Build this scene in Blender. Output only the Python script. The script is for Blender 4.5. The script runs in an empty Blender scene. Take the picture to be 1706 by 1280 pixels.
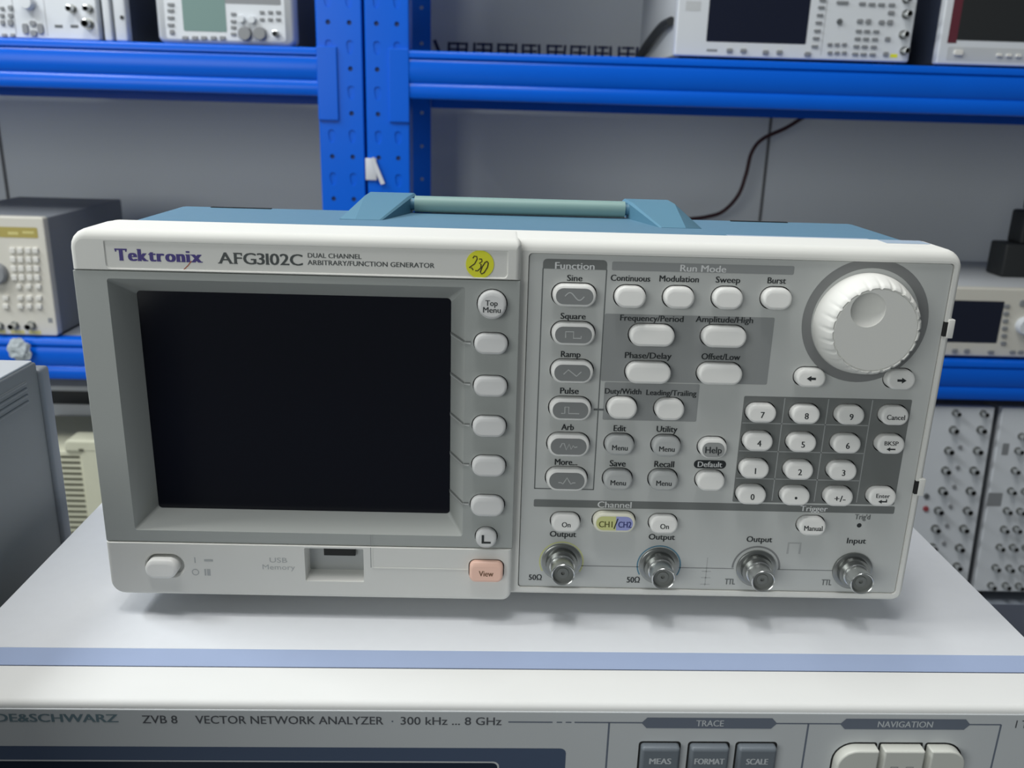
import bpy, bmesh, math, random
from mathutils import Vector, Matrix

# ------------------------------------------------------------------ units: all numbers below are millimetres,
# x to the right, y away from the camera, z up; z = 0 is the underside of the signal generator's body
S, Z0 = 0.001, 1010.0
def W(x, y, z): return Vector((x * S, y * S, (z + Z0) * S))
scene = bpy.context.scene
COL = scene.collection
random.seed(7)

# ------------------------------------------------------------------ camera
cam_data = bpy.data.cameras.new('camera')
cam = bpy.data.objects.new('camera', cam_data)
COL.objects.link(cam)
pitch, yaw, roll = .307, .02, -.029
cp, sp, cy_, sy_, cr, sr = math.cos(pitch), math.sin(pitch), math.cos(yaw), math.sin(yaw), math.cos(roll), math.sin(roll)
fwd = Vector((sy_ * cp, cy_ * cp, -sp)); rgt = Vector((cy_, -sy_, 0)); up = rgt.cross(fwd)
rx, ux = rgt * cr - up * sr, up * cr + rgt * sr
m = Matrix(((rx.x, ux.x, -fwd.x), (rx.y, ux.y, -fwd.y), (rx.z, ux.z, -fwd.z))).to_4x4()
m.translation = W(-9.337, -319.312, 195.625)
cam.matrix_world = m
cam_data.sensor_fit = 'HORIZONTAL'; cam_data.sensor_width = 36.0
cam_data.lens = 1460.37 / 1706 * 36.0
cam_data.clip_start = .01; cam_data.clip_end = 50
cam_data.dof.use_dof = True; cam_data.dof.focus_distance = .36; cam_data.dof.aperture_fstop = 20
scene.camera = cam

# ------------------------------------------------------------------ light and exposure
world = bpy.data.worlds.new('room_light'); scene.world = world
world.use_nodes = True
world.node_tree.nodes['Background'].inputs[0].default_value = (.88, .95, .98, 1)
world.node_tree.nodes['Background'].inputs[1].default_value = .15
def area(name, loc, target, sx, sy, power, color=(1, 1, 1)):
    l = bpy.data.lights.new(name, 'AREA'); l.shape = 'RECTANGLE'; l.size = sx; l.size_y = sy; l.energy = power; l.color = color
    o = bpy.data.objects.new(name, l); COL.objects.link(o); o.location = loc
    o.rotation_euler = (Vector(target) - Vector(loc)).to_track_quat('-Z', 'Y').to_euler()
    return o
area('ceiling_tube_lamp', (-.10, .02, 3.3), (-.02, .0, 0), 1.2, .16, 18.5, (1.0, .99, .95))
area('left_tube_lamp', (-1.0, -.10, 2.9), (0, .0, .9), .12, 1.2, 9.5, (1.0, 1.0, .96))
area('aisle_tube_lamp', (-1.75, .45, 2.7), (-.6, 1.25, 1.25), 1.2, .16, 34, (.93, .97, 1.0))
area('front_tube_lamp', (-.25, -.55, 3.3), (-.1, -.2, .9), 1.2, .16, 10, (.97, .98, 1.0))
area('added_front_fill', (-2.1, -2.7, 1.75), (0, .6, 1.1), 2.2, 1.2, 38, (.96, .99, .97))  # unseen fill light, added to brighten the back wall and the fronts
vs = scene.view_settings
vs.view_transform = 'Standard'; vs.look = 'None'; vs.gamma = 1; vs.exposure = 0; vs.use_curve_mapping = False

# ------------------------------------------------------------------ materials
def mat(name, rgb, rough=.5, metal=0.0, spec=.5, var=0.0, bump=0.0, scale=60.0, emit=0):
    m = bpy.data.materials.new(name); m.use_nodes = True
    nt = m.node_tree; b = nt.nodes['Principled BSDF']
    b.inputs['Base Color'].default_value = (*rgb, 1); b.inputs['Roughness'].default_value = rough
    b.inputs['Metallic'].default_value = metal; b.inputs['Specular IOR Level'].default_value = spec
    if var or bump:
        tc = nt.nodes.new('ShaderNodeTexCoord'); nz = nt.nodes.new('ShaderNodeTexNoise')
        nz.inputs['Scale'].default_value = scale; nz.inputs['Detail'].default_value = 4
        nt.links.new(tc.outputs['Object'], nz.inputs['Vector'])
        if var:
            mx = nt.nodes.new('ShaderNodeMix'); mx.data_type = 'RGBA'
            mx.inputs['A'].default_value = (*[c * (1 - var) for c in rgb], 1); mx.inputs['B'].default_value = (*[min(1, c * (1 + var)) for c in rgb], 1)
            nt.links.new(nz.outputs['Fac'], mx.inputs['Factor']); nt.links.new(mx.outputs['Result'], b.inputs['Base Color'])
        if bump:
            bp = nt.nodes.new('ShaderNodeBump'); bp.inputs['Strength'].default_value = bump; bp.inputs['Distance'].default_value = .0005
            nt.links.new(nz.outputs['Fac'], bp.inputs['Height']); nt.links.new(bp.outputs['Normal'], b.inputs['Normal'])
    return m
M = {}
def mk(key, *a, **k): M[key] = mat(key, *a, **k)
mk('ivory_plastic', (.735, .735, .70), .65, spec=.04, var=.02, scale=25)
mk('panel_grey', (.53, .545, .53), .5, var=.02, scale=30)
mk('bezel_grey', (.375, .395, .38), .5, var=.03, scale=30)
mk('print_mid_grey', (.30, .312, .31), .5)
mk('print_dark_grey', (.17, .18, .175), .5)
mk('print_line', (.13, .14, .14), .5)
mk('print_light_line', (.36, .375, .37), .5)
mk('print_black', (.022, .026, .028), .5)
mk('print_faint', (.22, .225, .225), .5)
mk('print_ghost', (.40, .41, .405), .5)
mk('print_white', (.72, .73, .73), .5)
mk('key_white', (.80, .80, .775), .38)
mk('key_grey', (.43, .445, .44), .45)
mk('key_soft', (.62, .625, .62), .42)
mk('key_inset', (.20, .21, .21), .5)
mk('key_inset_pale', (.30, .31, .305), .5)
mk('key_peach', (.86, .56, .45), .4)
mk('key_yellow', (.60, .62, .27), .4)
mk('key_cream', (.80, .79, .66), .4)
mk('key_blue', (.33, .36, .66), .4)
mk('text_olive', (.10, .10, .02), .5)
mk('text_navy', (.03, .035, .16), .5)
mk('text_brown', (.17, .085, .045), .5)
mk('brand_violet', (.045, .028, .20), .45)
mk('brand_red', (.40, .09, .03), .45)
mk('model_grey', (.06, .07, .07), .45)
mk('dark_hole', (.012, .013, .013), .7)
mk('screen_glass', (.003, .0038, .009), .14, spec=.35)
mk('teal_case', (.105, .225, .325), .55, var=.04, bump=.08, scale=300)
mk('teal_mount', (.095, .23, .325), .5, var=.03)
mk('handle_green', (.22, .35, .33), .5, var=.03)
mk('chrome', (.66, .67, .66), .24, metal=1)
mk('nickel_dark', (.30, .31, .30), .3, metal=1)
mk('dielectric', (.19, .20, .19), .5)
mk('sticker_yellow', (.78, .78, .03), .55)
mk('sticker_blue', (.36, .45, .55), .45, var=.1, scale=200)
mk('ink_brown', (.05, .035, .008), .6)
mk('rubber', (.02, .02, .022), .8)
mk('vna_top', (.72, .74, .77), .55, spec=.2, var=.02, bump=.03, scale=200)
mk('vna_strip', (.35, .43, .62), .42, var=.03)
mk('vna_white', (.76, .765, .75), .65, spec=.04, var=.015)
mk('vna_face', (.56, .585, .595), .5, var=.03, scale=20)
mk('vna_print', (.145, .17, .215), .5)
mk('vna_brand', (.15, .22, .25), .5)
mk('vna_text', (.085, .09, .10), .5)
mk('vna_text_light', (.55, .58, .60), .5)
mk('vna_key', (.16, .185, .21), .45)
mk('vna_nav', (.62, .63, .58), .45)
mk('vna_frame', (.07, .10, .165), .4)
mk('vna_screen', (.015, .025, .045), .2)
mk('rack_blue', (.001, .112, .66), .26, spec=.24, var=.06, scale=8)
mk('rack_dark', (.006, .03, .16), .6)
mk('shelf_steel', (.30, .33, .38), .55)
mk('wall_paint', (.74, .77, .78), .85, var=.03, scale=2)
mk('floor_paint', (.35, .36, .37), .6, var=.15, scale=4)
mk('seam_grey', (.17, .17, .17), .8)
mk('case_grey', (.165, .175, .175), .5, var=.04, scale=20)
mk('case_light', (.52, .54, .55), .5, var=.02)
mk('case_dark', (.035, .045, .075), .5)
mk('case_black', (.014, .016, .017), .55)
mk('instr_white', (.66, .69, .72), .45)
mk('instr_cream', (.62, .60, .53), .5)
mk('instr_side', (.20, .215, .235), .5)
mk('instr_key_dark', (.10, .11, .115), .5)
mk('instr_key_mid', (.24, .25, .26), .5)
mk('instr_key_light', (.72, .71, .66), .5)
mk('lcd_green', (.14, .24, .22), .4)
mk('lcd_amber', (.40, .33, .09), .4)
mk('lcd_amber_text', (.62, .56, .22), .4)
mk('screen_navy', (.006, .009, .024), .25)
mk('maroon', (.11, .018, .03), .5)
mk('led_red', (.30, .05, .06), .5)
mk('beige_vent', (.60, .60, .46), .55, var=.03)
mk('vent_shadow', (.11, .11, .075), .7)
mk('cable_red', (.045, .010, .014), .55)
mk('white_plastic', (.62, .64, .68), .5)
mk('clear_scrap', (.45, .50, .52), .35, var=.25, scale=90)
mk('bench_top', (.055, .062, .078), .5, var=.05)
mk('banner_navy', (.03, .04, .11), .7)

# ------------------------------------------------------------------ mesh helpers (all in mm)
def rr(x0, x1, z0, z1, r=0.0, n=5):
    if not isinstance(r, (tuple, list)): r = (r, r, r, r)          # corners: bottom-left, bottom-right, top-right, top-left
    w, h = x1 - x0, z1 - z0
    r = [max(.001, min(q, w / 2 - .0005, h / 2 - .0005)) for q in r]
    pts = []
    for (cx, cz, q, a0) in ((x0 + r[0], z0 + r[0], r[0], 180), (x1 - r[1], z0 + r[1], r[1], 270), (x1 - r[2], z1 - r[2], r[2], 0), (x0 + r[3], z1 - r[3], r[3], 90)):
        for k in range(n + 1):
            a = math.radians(a0 + 90 * k / n)
            pts.append((cx + q * math.cos(a), cz + q * math.sin(a)))
    return pts
def circ(cx, cz, r, n=28, sx=1.0):
    return [(cx + r * sx * math.cos(2 * math.pi * k / n), cz + r * math.sin(2 * math.pi * k / n)) for k in range(n)]
def pill(cx, cz, w, h, r=None, n=6): return rr(cx - w / 2, cx + w / 2, cz - h / 2, cz + h / 2, min(w, h) / 2 * .98 if r is None else r, n)
def ring(bm, loop, y): return [bm.verts.new((x, y, z)) for x, z in loop]
def bridge(bm, a, b, mi=0):
    n = len(a)
    for i in range(n):
        try: bm.faces.new((a[i], a[(i + 1) % n], b[(i + 1) % n], b[i])).material_index = mi
        except ValueError: pass
def cap(bm, loop, mi=0):
    f = bm.faces.new(loop); f.material_index = mi
def fill(bm, loops, mi=0, normal=(0, -1, 0)):
    es = []
    for l in loops:
        for i in range(len(l)):
            a, b = l[i], l[(i + 1) % len(l)]
            es.append(bm.edges.get((a, b)) or bm.edges.new((a, b)))
    res = bmesh.ops.triangle_fill(bm, use_beauty=True, use_dissolve=False, edges=es, normal=normal)
    for g in res['geom']:
        if isinstance(g, bmesh.types.BMFace):
            g.material_index = mi
def crease(bm, loop):
    for i in range(len(loop)):
        e = bm.edges.get((loop[i], loop[(i + 1) % len(loop)]))
        if e: e.smooth = False
def slab(bm, x0, x1, z0, z1, r, y0, y1, fil=.5, fac=(1, 1, 1, 1), holes=(), mi=0, n=5, steps=5, fy=None, back=True):
    """rounded plate seen from -y; holes: list of (loop, [(loop, y, mi)...], floor_mi or None)"""
    fy = fil if fy is None else fy
    if not isinstance(r, (tuple, list)): r = (r, r, r, r)
    rings = []
    for k in range(steps + 1):
        a = math.pi / 2 * k / steps; d = fil * (1 - math.sin(a)); y = y0 + fy * (1 - math.cos(a))
        rings.append(ring(bm, rr(x0 + d * fac[0], x1 - d * fac[1], z0 + d * fac[2], z1 - d * fac[3], [max(.05, q - d) for q in r], n), y))
    rings.append(ring(bm, rr(x0, x1, z0, z1, r, n), y1))
    for a, b in zip(rings, rings[1:]): bridge(bm, a, b, mi)
    if back: cap(bm, rings[-1], mi)
    crease(bm, rings[0])
    if not holes: cap(bm, rings[0], mi)
    else:
        loops = [rings[0]]
        for loop, walls, floor in holes:
            h = ring(bm, loop, y0); loops.append(h); prev = h
            for l2, y, wmi in walls:
                q = ring(bm, l2, y); bridge(bm, prev, q, wmi); prev = q
            crease(bm, h); crease(bm, prev)
            if floor is not None: cap(bm, prev, floor)
        fill(bm, loops, mi)
def flat(bm, loop, y, mi=0, holes=()):
    a = ring(bm, loop, y)
    if holes: fill(bm, [a] + [ring(bm, h, y) for h in holes], mi)
    else: cap(bm, a, mi)
def inside(p, x0, x1, z0, z1): return x0 < p[0] < x1 and z0 < p[1] < z1
def box(bm, x0, x1, y0, y1, z0, z1, mi=0, bev=0.0):
    vs = [bm.verts.new((x, y, z)) for x in (x0, x1) for y in (y0, y1) for z in (z0, z1)]
    fs = [bm.faces.new([vs[i] for i in q]) for q in ((0, 1, 3, 2), (4, 6, 7, 5), (0, 4, 5, 1), (2, 3, 7, 6), (0, 2, 6, 4), (1, 5, 7, 3))]
    for f in fs: f.material_index = mi
    if bev:
        es = list({e for f in fs for e in f.edges})
        r = bmesh.ops.bevel(bm, geom=es, offset=bev, segments=3, profile=.5, affect='EDGES')
        for f in r['faces']: f.material_index = mi
def lathe(bm, cx, cz, prof, n=32, mi=0, mis=None):
    """profile of (radius, y) turned about an axis along y"""
    prev = None
    for i, (r, y) in enumerate(prof):
        q = ring(bm, circ(cx, cz, max(r, .01), n), y)
        if prev: bridge(bm, prev, q, mis[i - 1] if mis else mi)
        prev = q
    return prev
def stroke(bm, pts, w, y, mi=0):
    n = len(pts); L, R = [], []
    for i, (x, z) in enumerate(pts):
        a = pts[max(0, i - 1)]; b = pts[min(n - 1, i + 1)]
        dx, dz = b[0] - a[0], b[1] - a[1]; l = math.hypot(dx, dz) or 1
        nx, nz = -dz / l * w / 2, dx / l * w / 2
        L.append(bm.verts.new((x + nx, y, z + nz))); R.append(bm.verts.new((x - nx, y, z - nz)))
    for i in range(n - 1):
        bm.faces.new((R[i], R[i + 1], L[i + 1], L[i])).material_index = mi
def tube(bm, pts, r, n=8, mi=0):
    pts = [Vector(p) for p in pts]; prev = None
    for i, p in enumerate(pts):
        t = (pts[min(i + 1, len(pts) - 1)] - pts[max(i - 1, 0)]).normalized()
        u = t.cross(Vector((0, 1, 0)) if abs(t.y) < .9 else Vector((1, 0, 0))).normalized(); v = t.cross(u)
        q = [bm.verts.new(p + (u * math.cos(2 * math.pi * k / n) + v * math.sin(2 * math.pi * k / n)) * r) for k in range(n)]
        if prev: bridge(bm, prev, q, mi)
        else: cap(bm, q, mi)
        prev = q
    cap(bm, prev, mi)
def smooth_path(p, k=6):
    out = []
    for i in range(len(p) - 1):
        p0, p1, p2, p3 = (Vector(p[max(i - 1, 0)]), Vector(p[i]), Vector(p[i + 1]), Vector(p[min(i + 2, len(p) - 1)]))
        for s in range(k):
            t = s / k
            out.append(.5 * ((2 * p1) + (p2 - p0) * t + (2 * p0 - 5 * p1 + 4 * p2 - p3) * t * t + (3 * p1 - p0 - 3 * p2 + p3) * t ** 3))
    return out + [Vector(p[-1])]
_glyph = {}
def glyphs(s, bold=0.0):
    if (s, bold) not in _glyph:
        cu = bpy.data.curves.new('lettering', 'FONT'); cu.body = s; cu.offset = bold; cu.resolution_u = 3
        o = bpy.data.objects.new('lettering', cu); me = bpy.data.meshes.new_from_object(o)
        _glyph[(s, bold)] = ([tuple(v.co) for v in me.vertices], [tuple(p.vertices) for p in me.polygons])
        bpy.data.objects.remove(o); bpy.data.curves.remove(cu); bpy.data.meshes.remove(me)
    return _glyph[(s, bold)]
CAP = max(v[1] for v in glyphs('H')[0])
def text(bm, s, cx, cz, w, h, y, mi=0, bold=.07):
    vs, fs = glyphs(s)
    x0, x1 = min(v[0] for v in vs), max(v[0] for v in vs)
    kz = h / CAP; kx = kz if w is None else (w - bold * h) / (x1 - x0)
    for d in ((-.5, .5) if bold else (0,)):                         # struck twice, slightly apart, for a bold face
        q = [bm.verts.new((cx + (v[0] - (x0 + x1) / 2) * kx + d * bold * h, y - d * .004, cz + (v[1] - CAP / 2) * kz)) for v in vs]
        for f in fs:
            try: bm.faces.new([q[i] for i in f]).material_index = mi
            except ValueError: pass
SERIF = {'T': ('b.5', 'e0', 'e1'), 'k': ('b0.1', 'b.9', 't.1'), 'r': ('b.2', 'x.2'), 'n': ('b.15', 'b.85', 'x.15'), 'i': ('b.5', 'x.4'), 'x': ('b.08', 'b.92', 'x.08', 'x.92'),
         'A': ('b.06', 'b.94'), 'F': ('b.15', 't.15', 'e1'), '1': ('b.6',), 'G': ('c.9',), 'C': ()}
def serif_text(bm, s, cx, cz, w, h, y, mi=0, bold=.1):
    """roman lettering: each character set on its own, with slab serifs at its stems"""
    gap = .045; adv = []
    for c in s:
        vs, _ = glyphs(c); a, b = min(v[0] for v in vs), max(v[0] for v in vs)
        adv.append((a, b, bold * .6 + (.05 if c in SERIF and c not in 'CG' else .0)))
    tot = sum(b - a + e + gap for a, b, e in adv) - gap
    kx, kz = w / tot, h / CAP; x = cx - w / 2; zb = cz - h / 2
    xh = max(v[1] for v in glyphs('x')[0]) * kz
    for c, (a, b, e) in zip(s, adv):
        vs, fs = glyphs(c); x += e / 2 * kx
        for d in (-.5, 0, .5):
            q = [bm.verts.new((x + (v[0] - a + d * bold) * kx, y - d * .004, zb + v[1] * kz)) for v in vs]
            for f in fs:
                try: bm.faces.new([q[i] for i in f]).material_index = mi
                except ValueError: pass
        wd = (b - a) * kx; t = .085 * h; hw = max(.11 * h, 0)
        for sf in SERIF.get(c, ()):
            px = x + float(sf[1:]) * wd
            if sf[0] == 'b': flat(bm, rr(px - hw * 1.6, px + hw * 1.6, zb, zb + t), y - .004, mi)
            elif sf[0] == 't': flat(bm, rr(px - hw * 1.7, px + hw, zb + h - t, zb + h), y - .004, mi)
            elif sf[0] == 'x': flat(bm, rr(px - hw * 1.7, px + hw, zb + xh - t, zb + xh), y - .004, mi)
            elif sf[0] == 'e': flat(bm, rr(px - t * .7, px + t * .7, zb + h * .74, zb + h), y - .004, mi)
            elif sf[0] == 'c': flat(bm, rr(px - hw, px + hw * 1.1, zb + h * .36, zb + h * .36 + t), y - .004, mi)
        x += (b - a + e / 2 + gap) * kx

# ------------------------------------------------------------------ objects
ORG = {}
def thing(name, label, cat, x, y, z, group=None):
    o = bpy.data.objects.new(name, None); COL.objects.link(o); o.empty_display_size = .02
    o.location = W(x, y, z); ORG[o] = Vector((x, y, z))
    o['label'] = label; o['category'] = cat
    if group: o['group'] = group
    return o
def obj(name, bm, mats, parent=None, label=None, angle=38, origin=None, recalc=True):
    if isinstance(mats, str): mats = [mats]
    if recalc: bmesh.ops.recalc_face_normals(bm, faces=bm.faces)
    org = ORG[parent] if parent else Vector(origin or (0, 0, 0))
    for v in bm.verts: v.co = (v.co - org) * S
    for e in bm.edges:
        if len(e.link_faces) == 2 and e.calc_face_angle(0) > math.radians(angle): e.smooth = False
    for f in bm.faces: f.smooth = True
    me = bpy.data.meshes.new(name); bm.to_mesh(me); bm.free()
    for k in mats: me.materials.append(M[k])
    o = bpy.data.objects.new(name, me); COL.objects.link(o)
    if parent: o.parent = parent
    else: o.location = W(*org)
    ORG[o] = org
    if label: o['label'] = label
    return o
def tag(o, label, cat, group=None):
    o['label'] = label; o['category'] = cat
    if group: o['group'] = group
    return o
def struct(o): o['kind'] = 'structure'; return o
def new(): return bmesh.new()
def simple(name, parent, mats, fn, label=None, **k):
    bm = new(); fn(bm); return obj(name, bm, mats, parent, label, **k)
def faceflat(bm):            # printed graphics face the viewer
    for f in bm.faces:
        f.normal_update()
        if f.normal.y > 0: f.normal_flip()
def printed(name, parent, mats, fn, label=None):
    bm = new(); fn(bm); faceflat(bm); return obj(name, bm, mats, parent, label, recalc=False)

# ------------------------------------------------------------------ measured positions (mm)
PANEL_BUTTONS = [('function_button',19.5,128.7,16.4,8.3,'wave','sine'),('function_button',19.8,113.9,16.4,8.5,'wave','square'),('function_button',20.1,98.9,16.3,8.6,'wave','ramp'),('function_button',20.1,83.7,16.3,8.7,'wave','pulse'),('function_button',20.1,68.6,16.6,8.8,'wave','arb'),('function_button',20.1,53.9,16.5,9.0,'wave','more'),('run_mode_button',40.5,128.6,11.6,8.1,'plain','continuous'),('run_mode_button',58.8,128.8,11.4,8.1,'plain','modulation'),('run_mode_button',77.2,129.0,11.2,8.1,'plain','sweep'),('run_mode_button',95.7,129.3,11.1,8.1,'plain','burst'),('parameter_button',49.8,113.9,17.1,8.0,'plain','frequency'),('parameter_button',77.3,114.1,16.9,8.0,'plain','amplitude'),('parameter_button',49.5,99.1,17.3,8.1,'plain','phase'),('parameter_button',77.2,99.3,17.1,8.1,'plain','offset'),('parameter_button',40.3,84.5,11.6,8.2,'plain','duty'),('parameter_button',58.9,84.4,11.4,8.2,'plain','leading'),('menu_button',40.3,69.1,11.5,8.1,'menu','edit'),('menu_button',58.9,69.0,11.3,8.1,'menu','utility'),('menu_button',40.6,54.1,11.6,8.2,'menu','save'),('menu_button',58.9,54.3,11.5,8.2,'menu','recall'),('help_button',77.4,68.7,11.1,7.8,'help','help'),('default_button',77.8,54.5,11.3,7.7,'plain','default'),('arrow_button',112.4,98.7,11.5,7.1,'key','<'),('arrow_button',147.4,98.8,11.2,7.5,'key','>'),('keypad_button',95.0,83.8,11.4,7.2,'key','7'),('keypad_button',112.3,83.7,11.2,7.2,'key','8'),('keypad_button',129.9,83.8,11.1,7.2,'key','9'),('keypad_button',147.4,84.0,10.9,7.2,'key','Cancel'),('keypad_button',95.0,71.9,11.5,7.3,'key','4'),('keypad_button',112.4,71.8,11.3,7.3,'key','5'),('keypad_button',130.2,71.7,11.2,7.3,'key','6'),('keypad_button',147.7,71.9,11.1,7.3,'key','BKSP'),('keypad_button',94.8,60.1,11.6,7.4,'key','1'),('keypad_button',112.7,60.0,11.4,7.4,'key','2'),('keypad_button',130.2,60.1,11.4,7.4,'key','3'),('keypad_button',94.9,48.8,11.7,7.4,'key','0'),('keypad_button',112.7,48.7,11.6,7.4,'key','.'),('keypad_button',130.3,48.8,11.5,7.4,'key','+/-'),('keypad_button',147.9,49.2,11.3,7.4,'key','Enter'),('output_button',20.5,34.8,11.7,7.2,'key','On'),('channel_button',40.3,35.5,17.2,7.8,'chan','CH1/CH2'),('output_button',60.5,34.9,11.4,7.2,'key','On'),('trigger_button',121.3,35.4,11.2,7.3,'key','Manual')]
BEZEL_BUTTONS = [('top_menu_button',-11.2,125.3,10.7,10.6,'round','Top|Menu'),('softkey_button',-11.3,110.3,12.6,7.6,'plain',''),('softkey_button',-11.2,93.5,12.8,7.6,'plain',''),('softkey_button',-11.3,77.2,13.0,7.8,'plain',''),('softkey_button',-11.2,60.6,13.2,7.9,'plain',''),('softkey_button',-11.4,43.5,13.4,8.1,'plain',''),('return_button',-11.6,29.4,8.5,7.8,'round','L')]
VIEW_BUTTON = (-11.3,14.5,13.7,8.5)
POWER_BUTTON = (-142.6,13.7,12.8,7.7)
POWER_RECESS = (-142.1,13.6,16.3,13.5)
USB_RECESS = (-73.3,14.9,23.9,15.1)
USB_SLOT = (-72.2,16.5,12.7,3.6)
DARK_TEXT = [('Sine',19.5,134.9,5.8,2.3),('Square',19.6,120.3,9.6,2.3),('Ramp',19.4,105.3,7.6,2.4),('Pulse',19.6,90.5,7.3,2.5),('Arb',19.6,75.4,5.0,2.5),('More...',19.7,60.5,9.1,2.6),('Continuous',40.4,135.4,14.9,2.3),('Modulation',58.7,135.6,14.9,2.3),('Sweep',77.1,135.7,9.3,2.3),('Burst',95.5,135.9,7.0,2.3),('Frequency/Period',49.6,120.2,24.2,2.3),('Amplitude/High',77.3,120.4,22.0,2.3),('Phase/Delay',49.3,105.5,18.1,2.4),('Offset/Low',77.4,105.7,15.1,2.4),('Duty/Width',40.6,90.8,14.3,2.2),('Leading/Trailing',59.5,90.6,19.7,2.2),('Edit',40.3,75.4,5.0,2.5),('Utility',59.0,75.5,8.3,2.5),('Save',40.4,60.4,6.5,2.6),('Recall',59.1,60.5,8.0,2.6),('Output',19.9,28.5,10.9,2.5),('Output',60.7,28.1,10.9,2.5),('Output',101.2,27.9,10.7,2.5),('Input',141.6,28.1,8.0,2.5),("Trig'd",142.5,39.0,6.4,2.2),('50Ω',9.2,8.2,5.5,2.5),('50Ω',50.3,7.9,5.5,2.6),('TTL',91.0,7.9,4.3,2.6),('TTL',131.8,8.4,4.3,2.6)]
LIGHT_TEXT = [('Function',19.3,139.5,14.8,2.5),('Run Mode',67.4,139.7,17.3,2.5),('Channel',40.3,42.2,13.9,2.7),('Trigger',122.0,42.3,11.3,2.4),('Default',77.5,60.8,9.9,2.3)]
FUNC_BOX = (7.4,32.4,48.7,141.9)
FUNC_HEAD = (7.4,31.4,138.0,141.9)
RUN_HEAD = (33.2,101.6,138.2,141.4)
PARAM_BOX = (33.1,94.7,94.8,121.3)
DUTY_BOX = (33.4,70.3,79.0,92.8)
KEY_BOX = (88.2,154.4,46.6,90.0)
KEY_BOXTR = (154.4,90.0)
CHAN_BAND = (7.3,155.4,40.7,43.9)
DEFAULT_PILL = (77.5,60.8,13.0,3.6)
LED = (141.7,35.1)
KEYGRID = [(104.7,79.1),(121.9,79.0),(138.9,78.9),(96.6,78.6),(96.7,67.2),(96.4,55.2)]
FINE_LINE = [(28.6,14.0),(52.9,13.9),(70.0,14.0),(92.9,13.9),(111.6,14.1),(133.1,13.9)]
BNC = [(19.8,15.8),(60.5,14.9),(101.2,14.6),(141.7,14.4)]
KNOB = (130.6,120.3)
DIMPLE = (126.6,128.0,12.8,13.0)
PLATE = (-152.3,-5.6,134.5,145.5)
BRAND = (-133.0,141.1,31.5,4.6)
MODEL = (-96.1,139.9,30.7,4.4)
SUB1 = (-69.0,141.6,19.6,1.8)
SUB2 = (-55.8,139.1,46.4,1.9)
SWOOSH = [(-124.0,135.6),(-121.3,138.4)]
STICKER = (-16.0,140.0,10.3,10.4)
USBTXT = [('USB',-95.9,16.9,7.1,2.2),('Memory',-95.9,13.7,13.2,2.2)]
PWRMARK = [(-129.7,16.2),(-129.9,10.7),(-124.2,16.2),(-124.3,10.7)]
GROOVE = [(-58.0,22.0),(-58.2,14.3),(-18.7,14.0)]
GROOVE_TOP = [(-58.5,31.1)]
TICKS = [109.6,93.3,76.6,59.9,43.0]
FRAME_CLIPS = [119.1,53.1]
VNA_TEXT = [('ROHDE&SCHWARZ',-173.7,-16.2,63.1,3.5),('ZVB 8',-127.5,-17.1,12.5,3.6),('VECTOR NETWORK ANALYZER',-81.3,-17.3,67.1,3.6),('300 kHz ... 8 GHz',-23.3,-17.7,36.5,3.6),('1 T',187.5,-16.3,4.5,3.2)]
VNA_LIGHT = [('TRACE',71.2,-17.9,10.2,3.2),('NAVIGATION',143.8,-16.9,20.6,2.9)]
VNA_DOT = (-44.5,-17.6)
VNA_LINE = [(-2.6,-18.1),(179.4,-15.6)]
VNA_PILLS = [(71.0,-17.9,50.0,5.0),(143.8,-16.7,48.7,5.0)]
VNA_VERT = [34.2,107.7,179.8]
VNA_KEYS = [('MEAS',66.0,-74.5,17.0,9.8),('FORMAT',87.5,-74.1,16.9,9.8),('SCALE',108.5,-73.8,16.8,9.8)]
VNA_KEYTOP = -26.3
VNA_NAV = [118.9,134.0,136.0,151.2,153.5,166.9]
UL_BUTTONS = [(-841.8,304.3,6.9,8.4),(-828.9,304.7,8.9,10.2),(-839.5,326.5,6.9,5.5),(-825.6,327.9,7.9,7.4),(-841.1,315.4,6.9,6.5),(-827.3,315.8,7.9,7.4),(-841.7,284.8,8.0,5.6),(-827.7,285.2,8.0,5.6)]
UL_DPAD = [(-805.4,296.1,9.9,16.8),(-792.3,304.8,10.9,9.3),(-780.5,296.8,10.0,16.8),(-792.4,289.5,11.0,10.3)]
UL_KNOB = [(-794.9,336.1,21.7,20.2)]
UL_BNC = [(-724.0,328.9,13.9,11.1),(-696.3,329.7,13.9,11.1),(-700.0,306.5,17.9,14.9)]
UL_MARKS = [(-750.2,301.4,12.9,4.7),(-724.3,302.1,12.9,4.7)]
LCR_BUTTONS = [(-558.9,340.1,10.9,4.6),(-559.8,330.9,10.9,4.6),(-560.7,319.8,10.9,4.6),(-561.7,308.6,11.0,4.7),(-560.7,297.5,8.0,7.5),(-539.5,288.7,10.0,6.6),(-523.5,289.2,10.0,6.6),(-508.5,289.6,10.0,6.6),(-492.4,290.0,10.0,6.6),(-477.4,290.5,10.0,6.6),(-456.8,328.3,9.0,4.6),(-457.6,317.2,9.0,4.7),(-458.2,307.8,9.0,4.7),(-458.9,297.5,9.0,4.7),(-409.9,332.4,8.0,4.6),(-410.5,321.3,8.0,4.6),(-396.0,332.8,8.0,4.6),(-396.6,321.7,8.0,4.6),(-383.0,333.2,8.0,4.6),(-383.6,322.1,8.0,4.6)]
LCR_KNOBS = [(-438.9,298.1,22.0,20.6),(-413.8,298.8,21.0,19.7),(-443.4,320.4,12.0,11.2),(-425.6,319.9,12.0,11.2)]
LCR_BNC = [(-387.8,299.6,14.0,13.1)]
LCR_SCREEN = (-541.0,-469.7,300.0,353.5)
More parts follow.
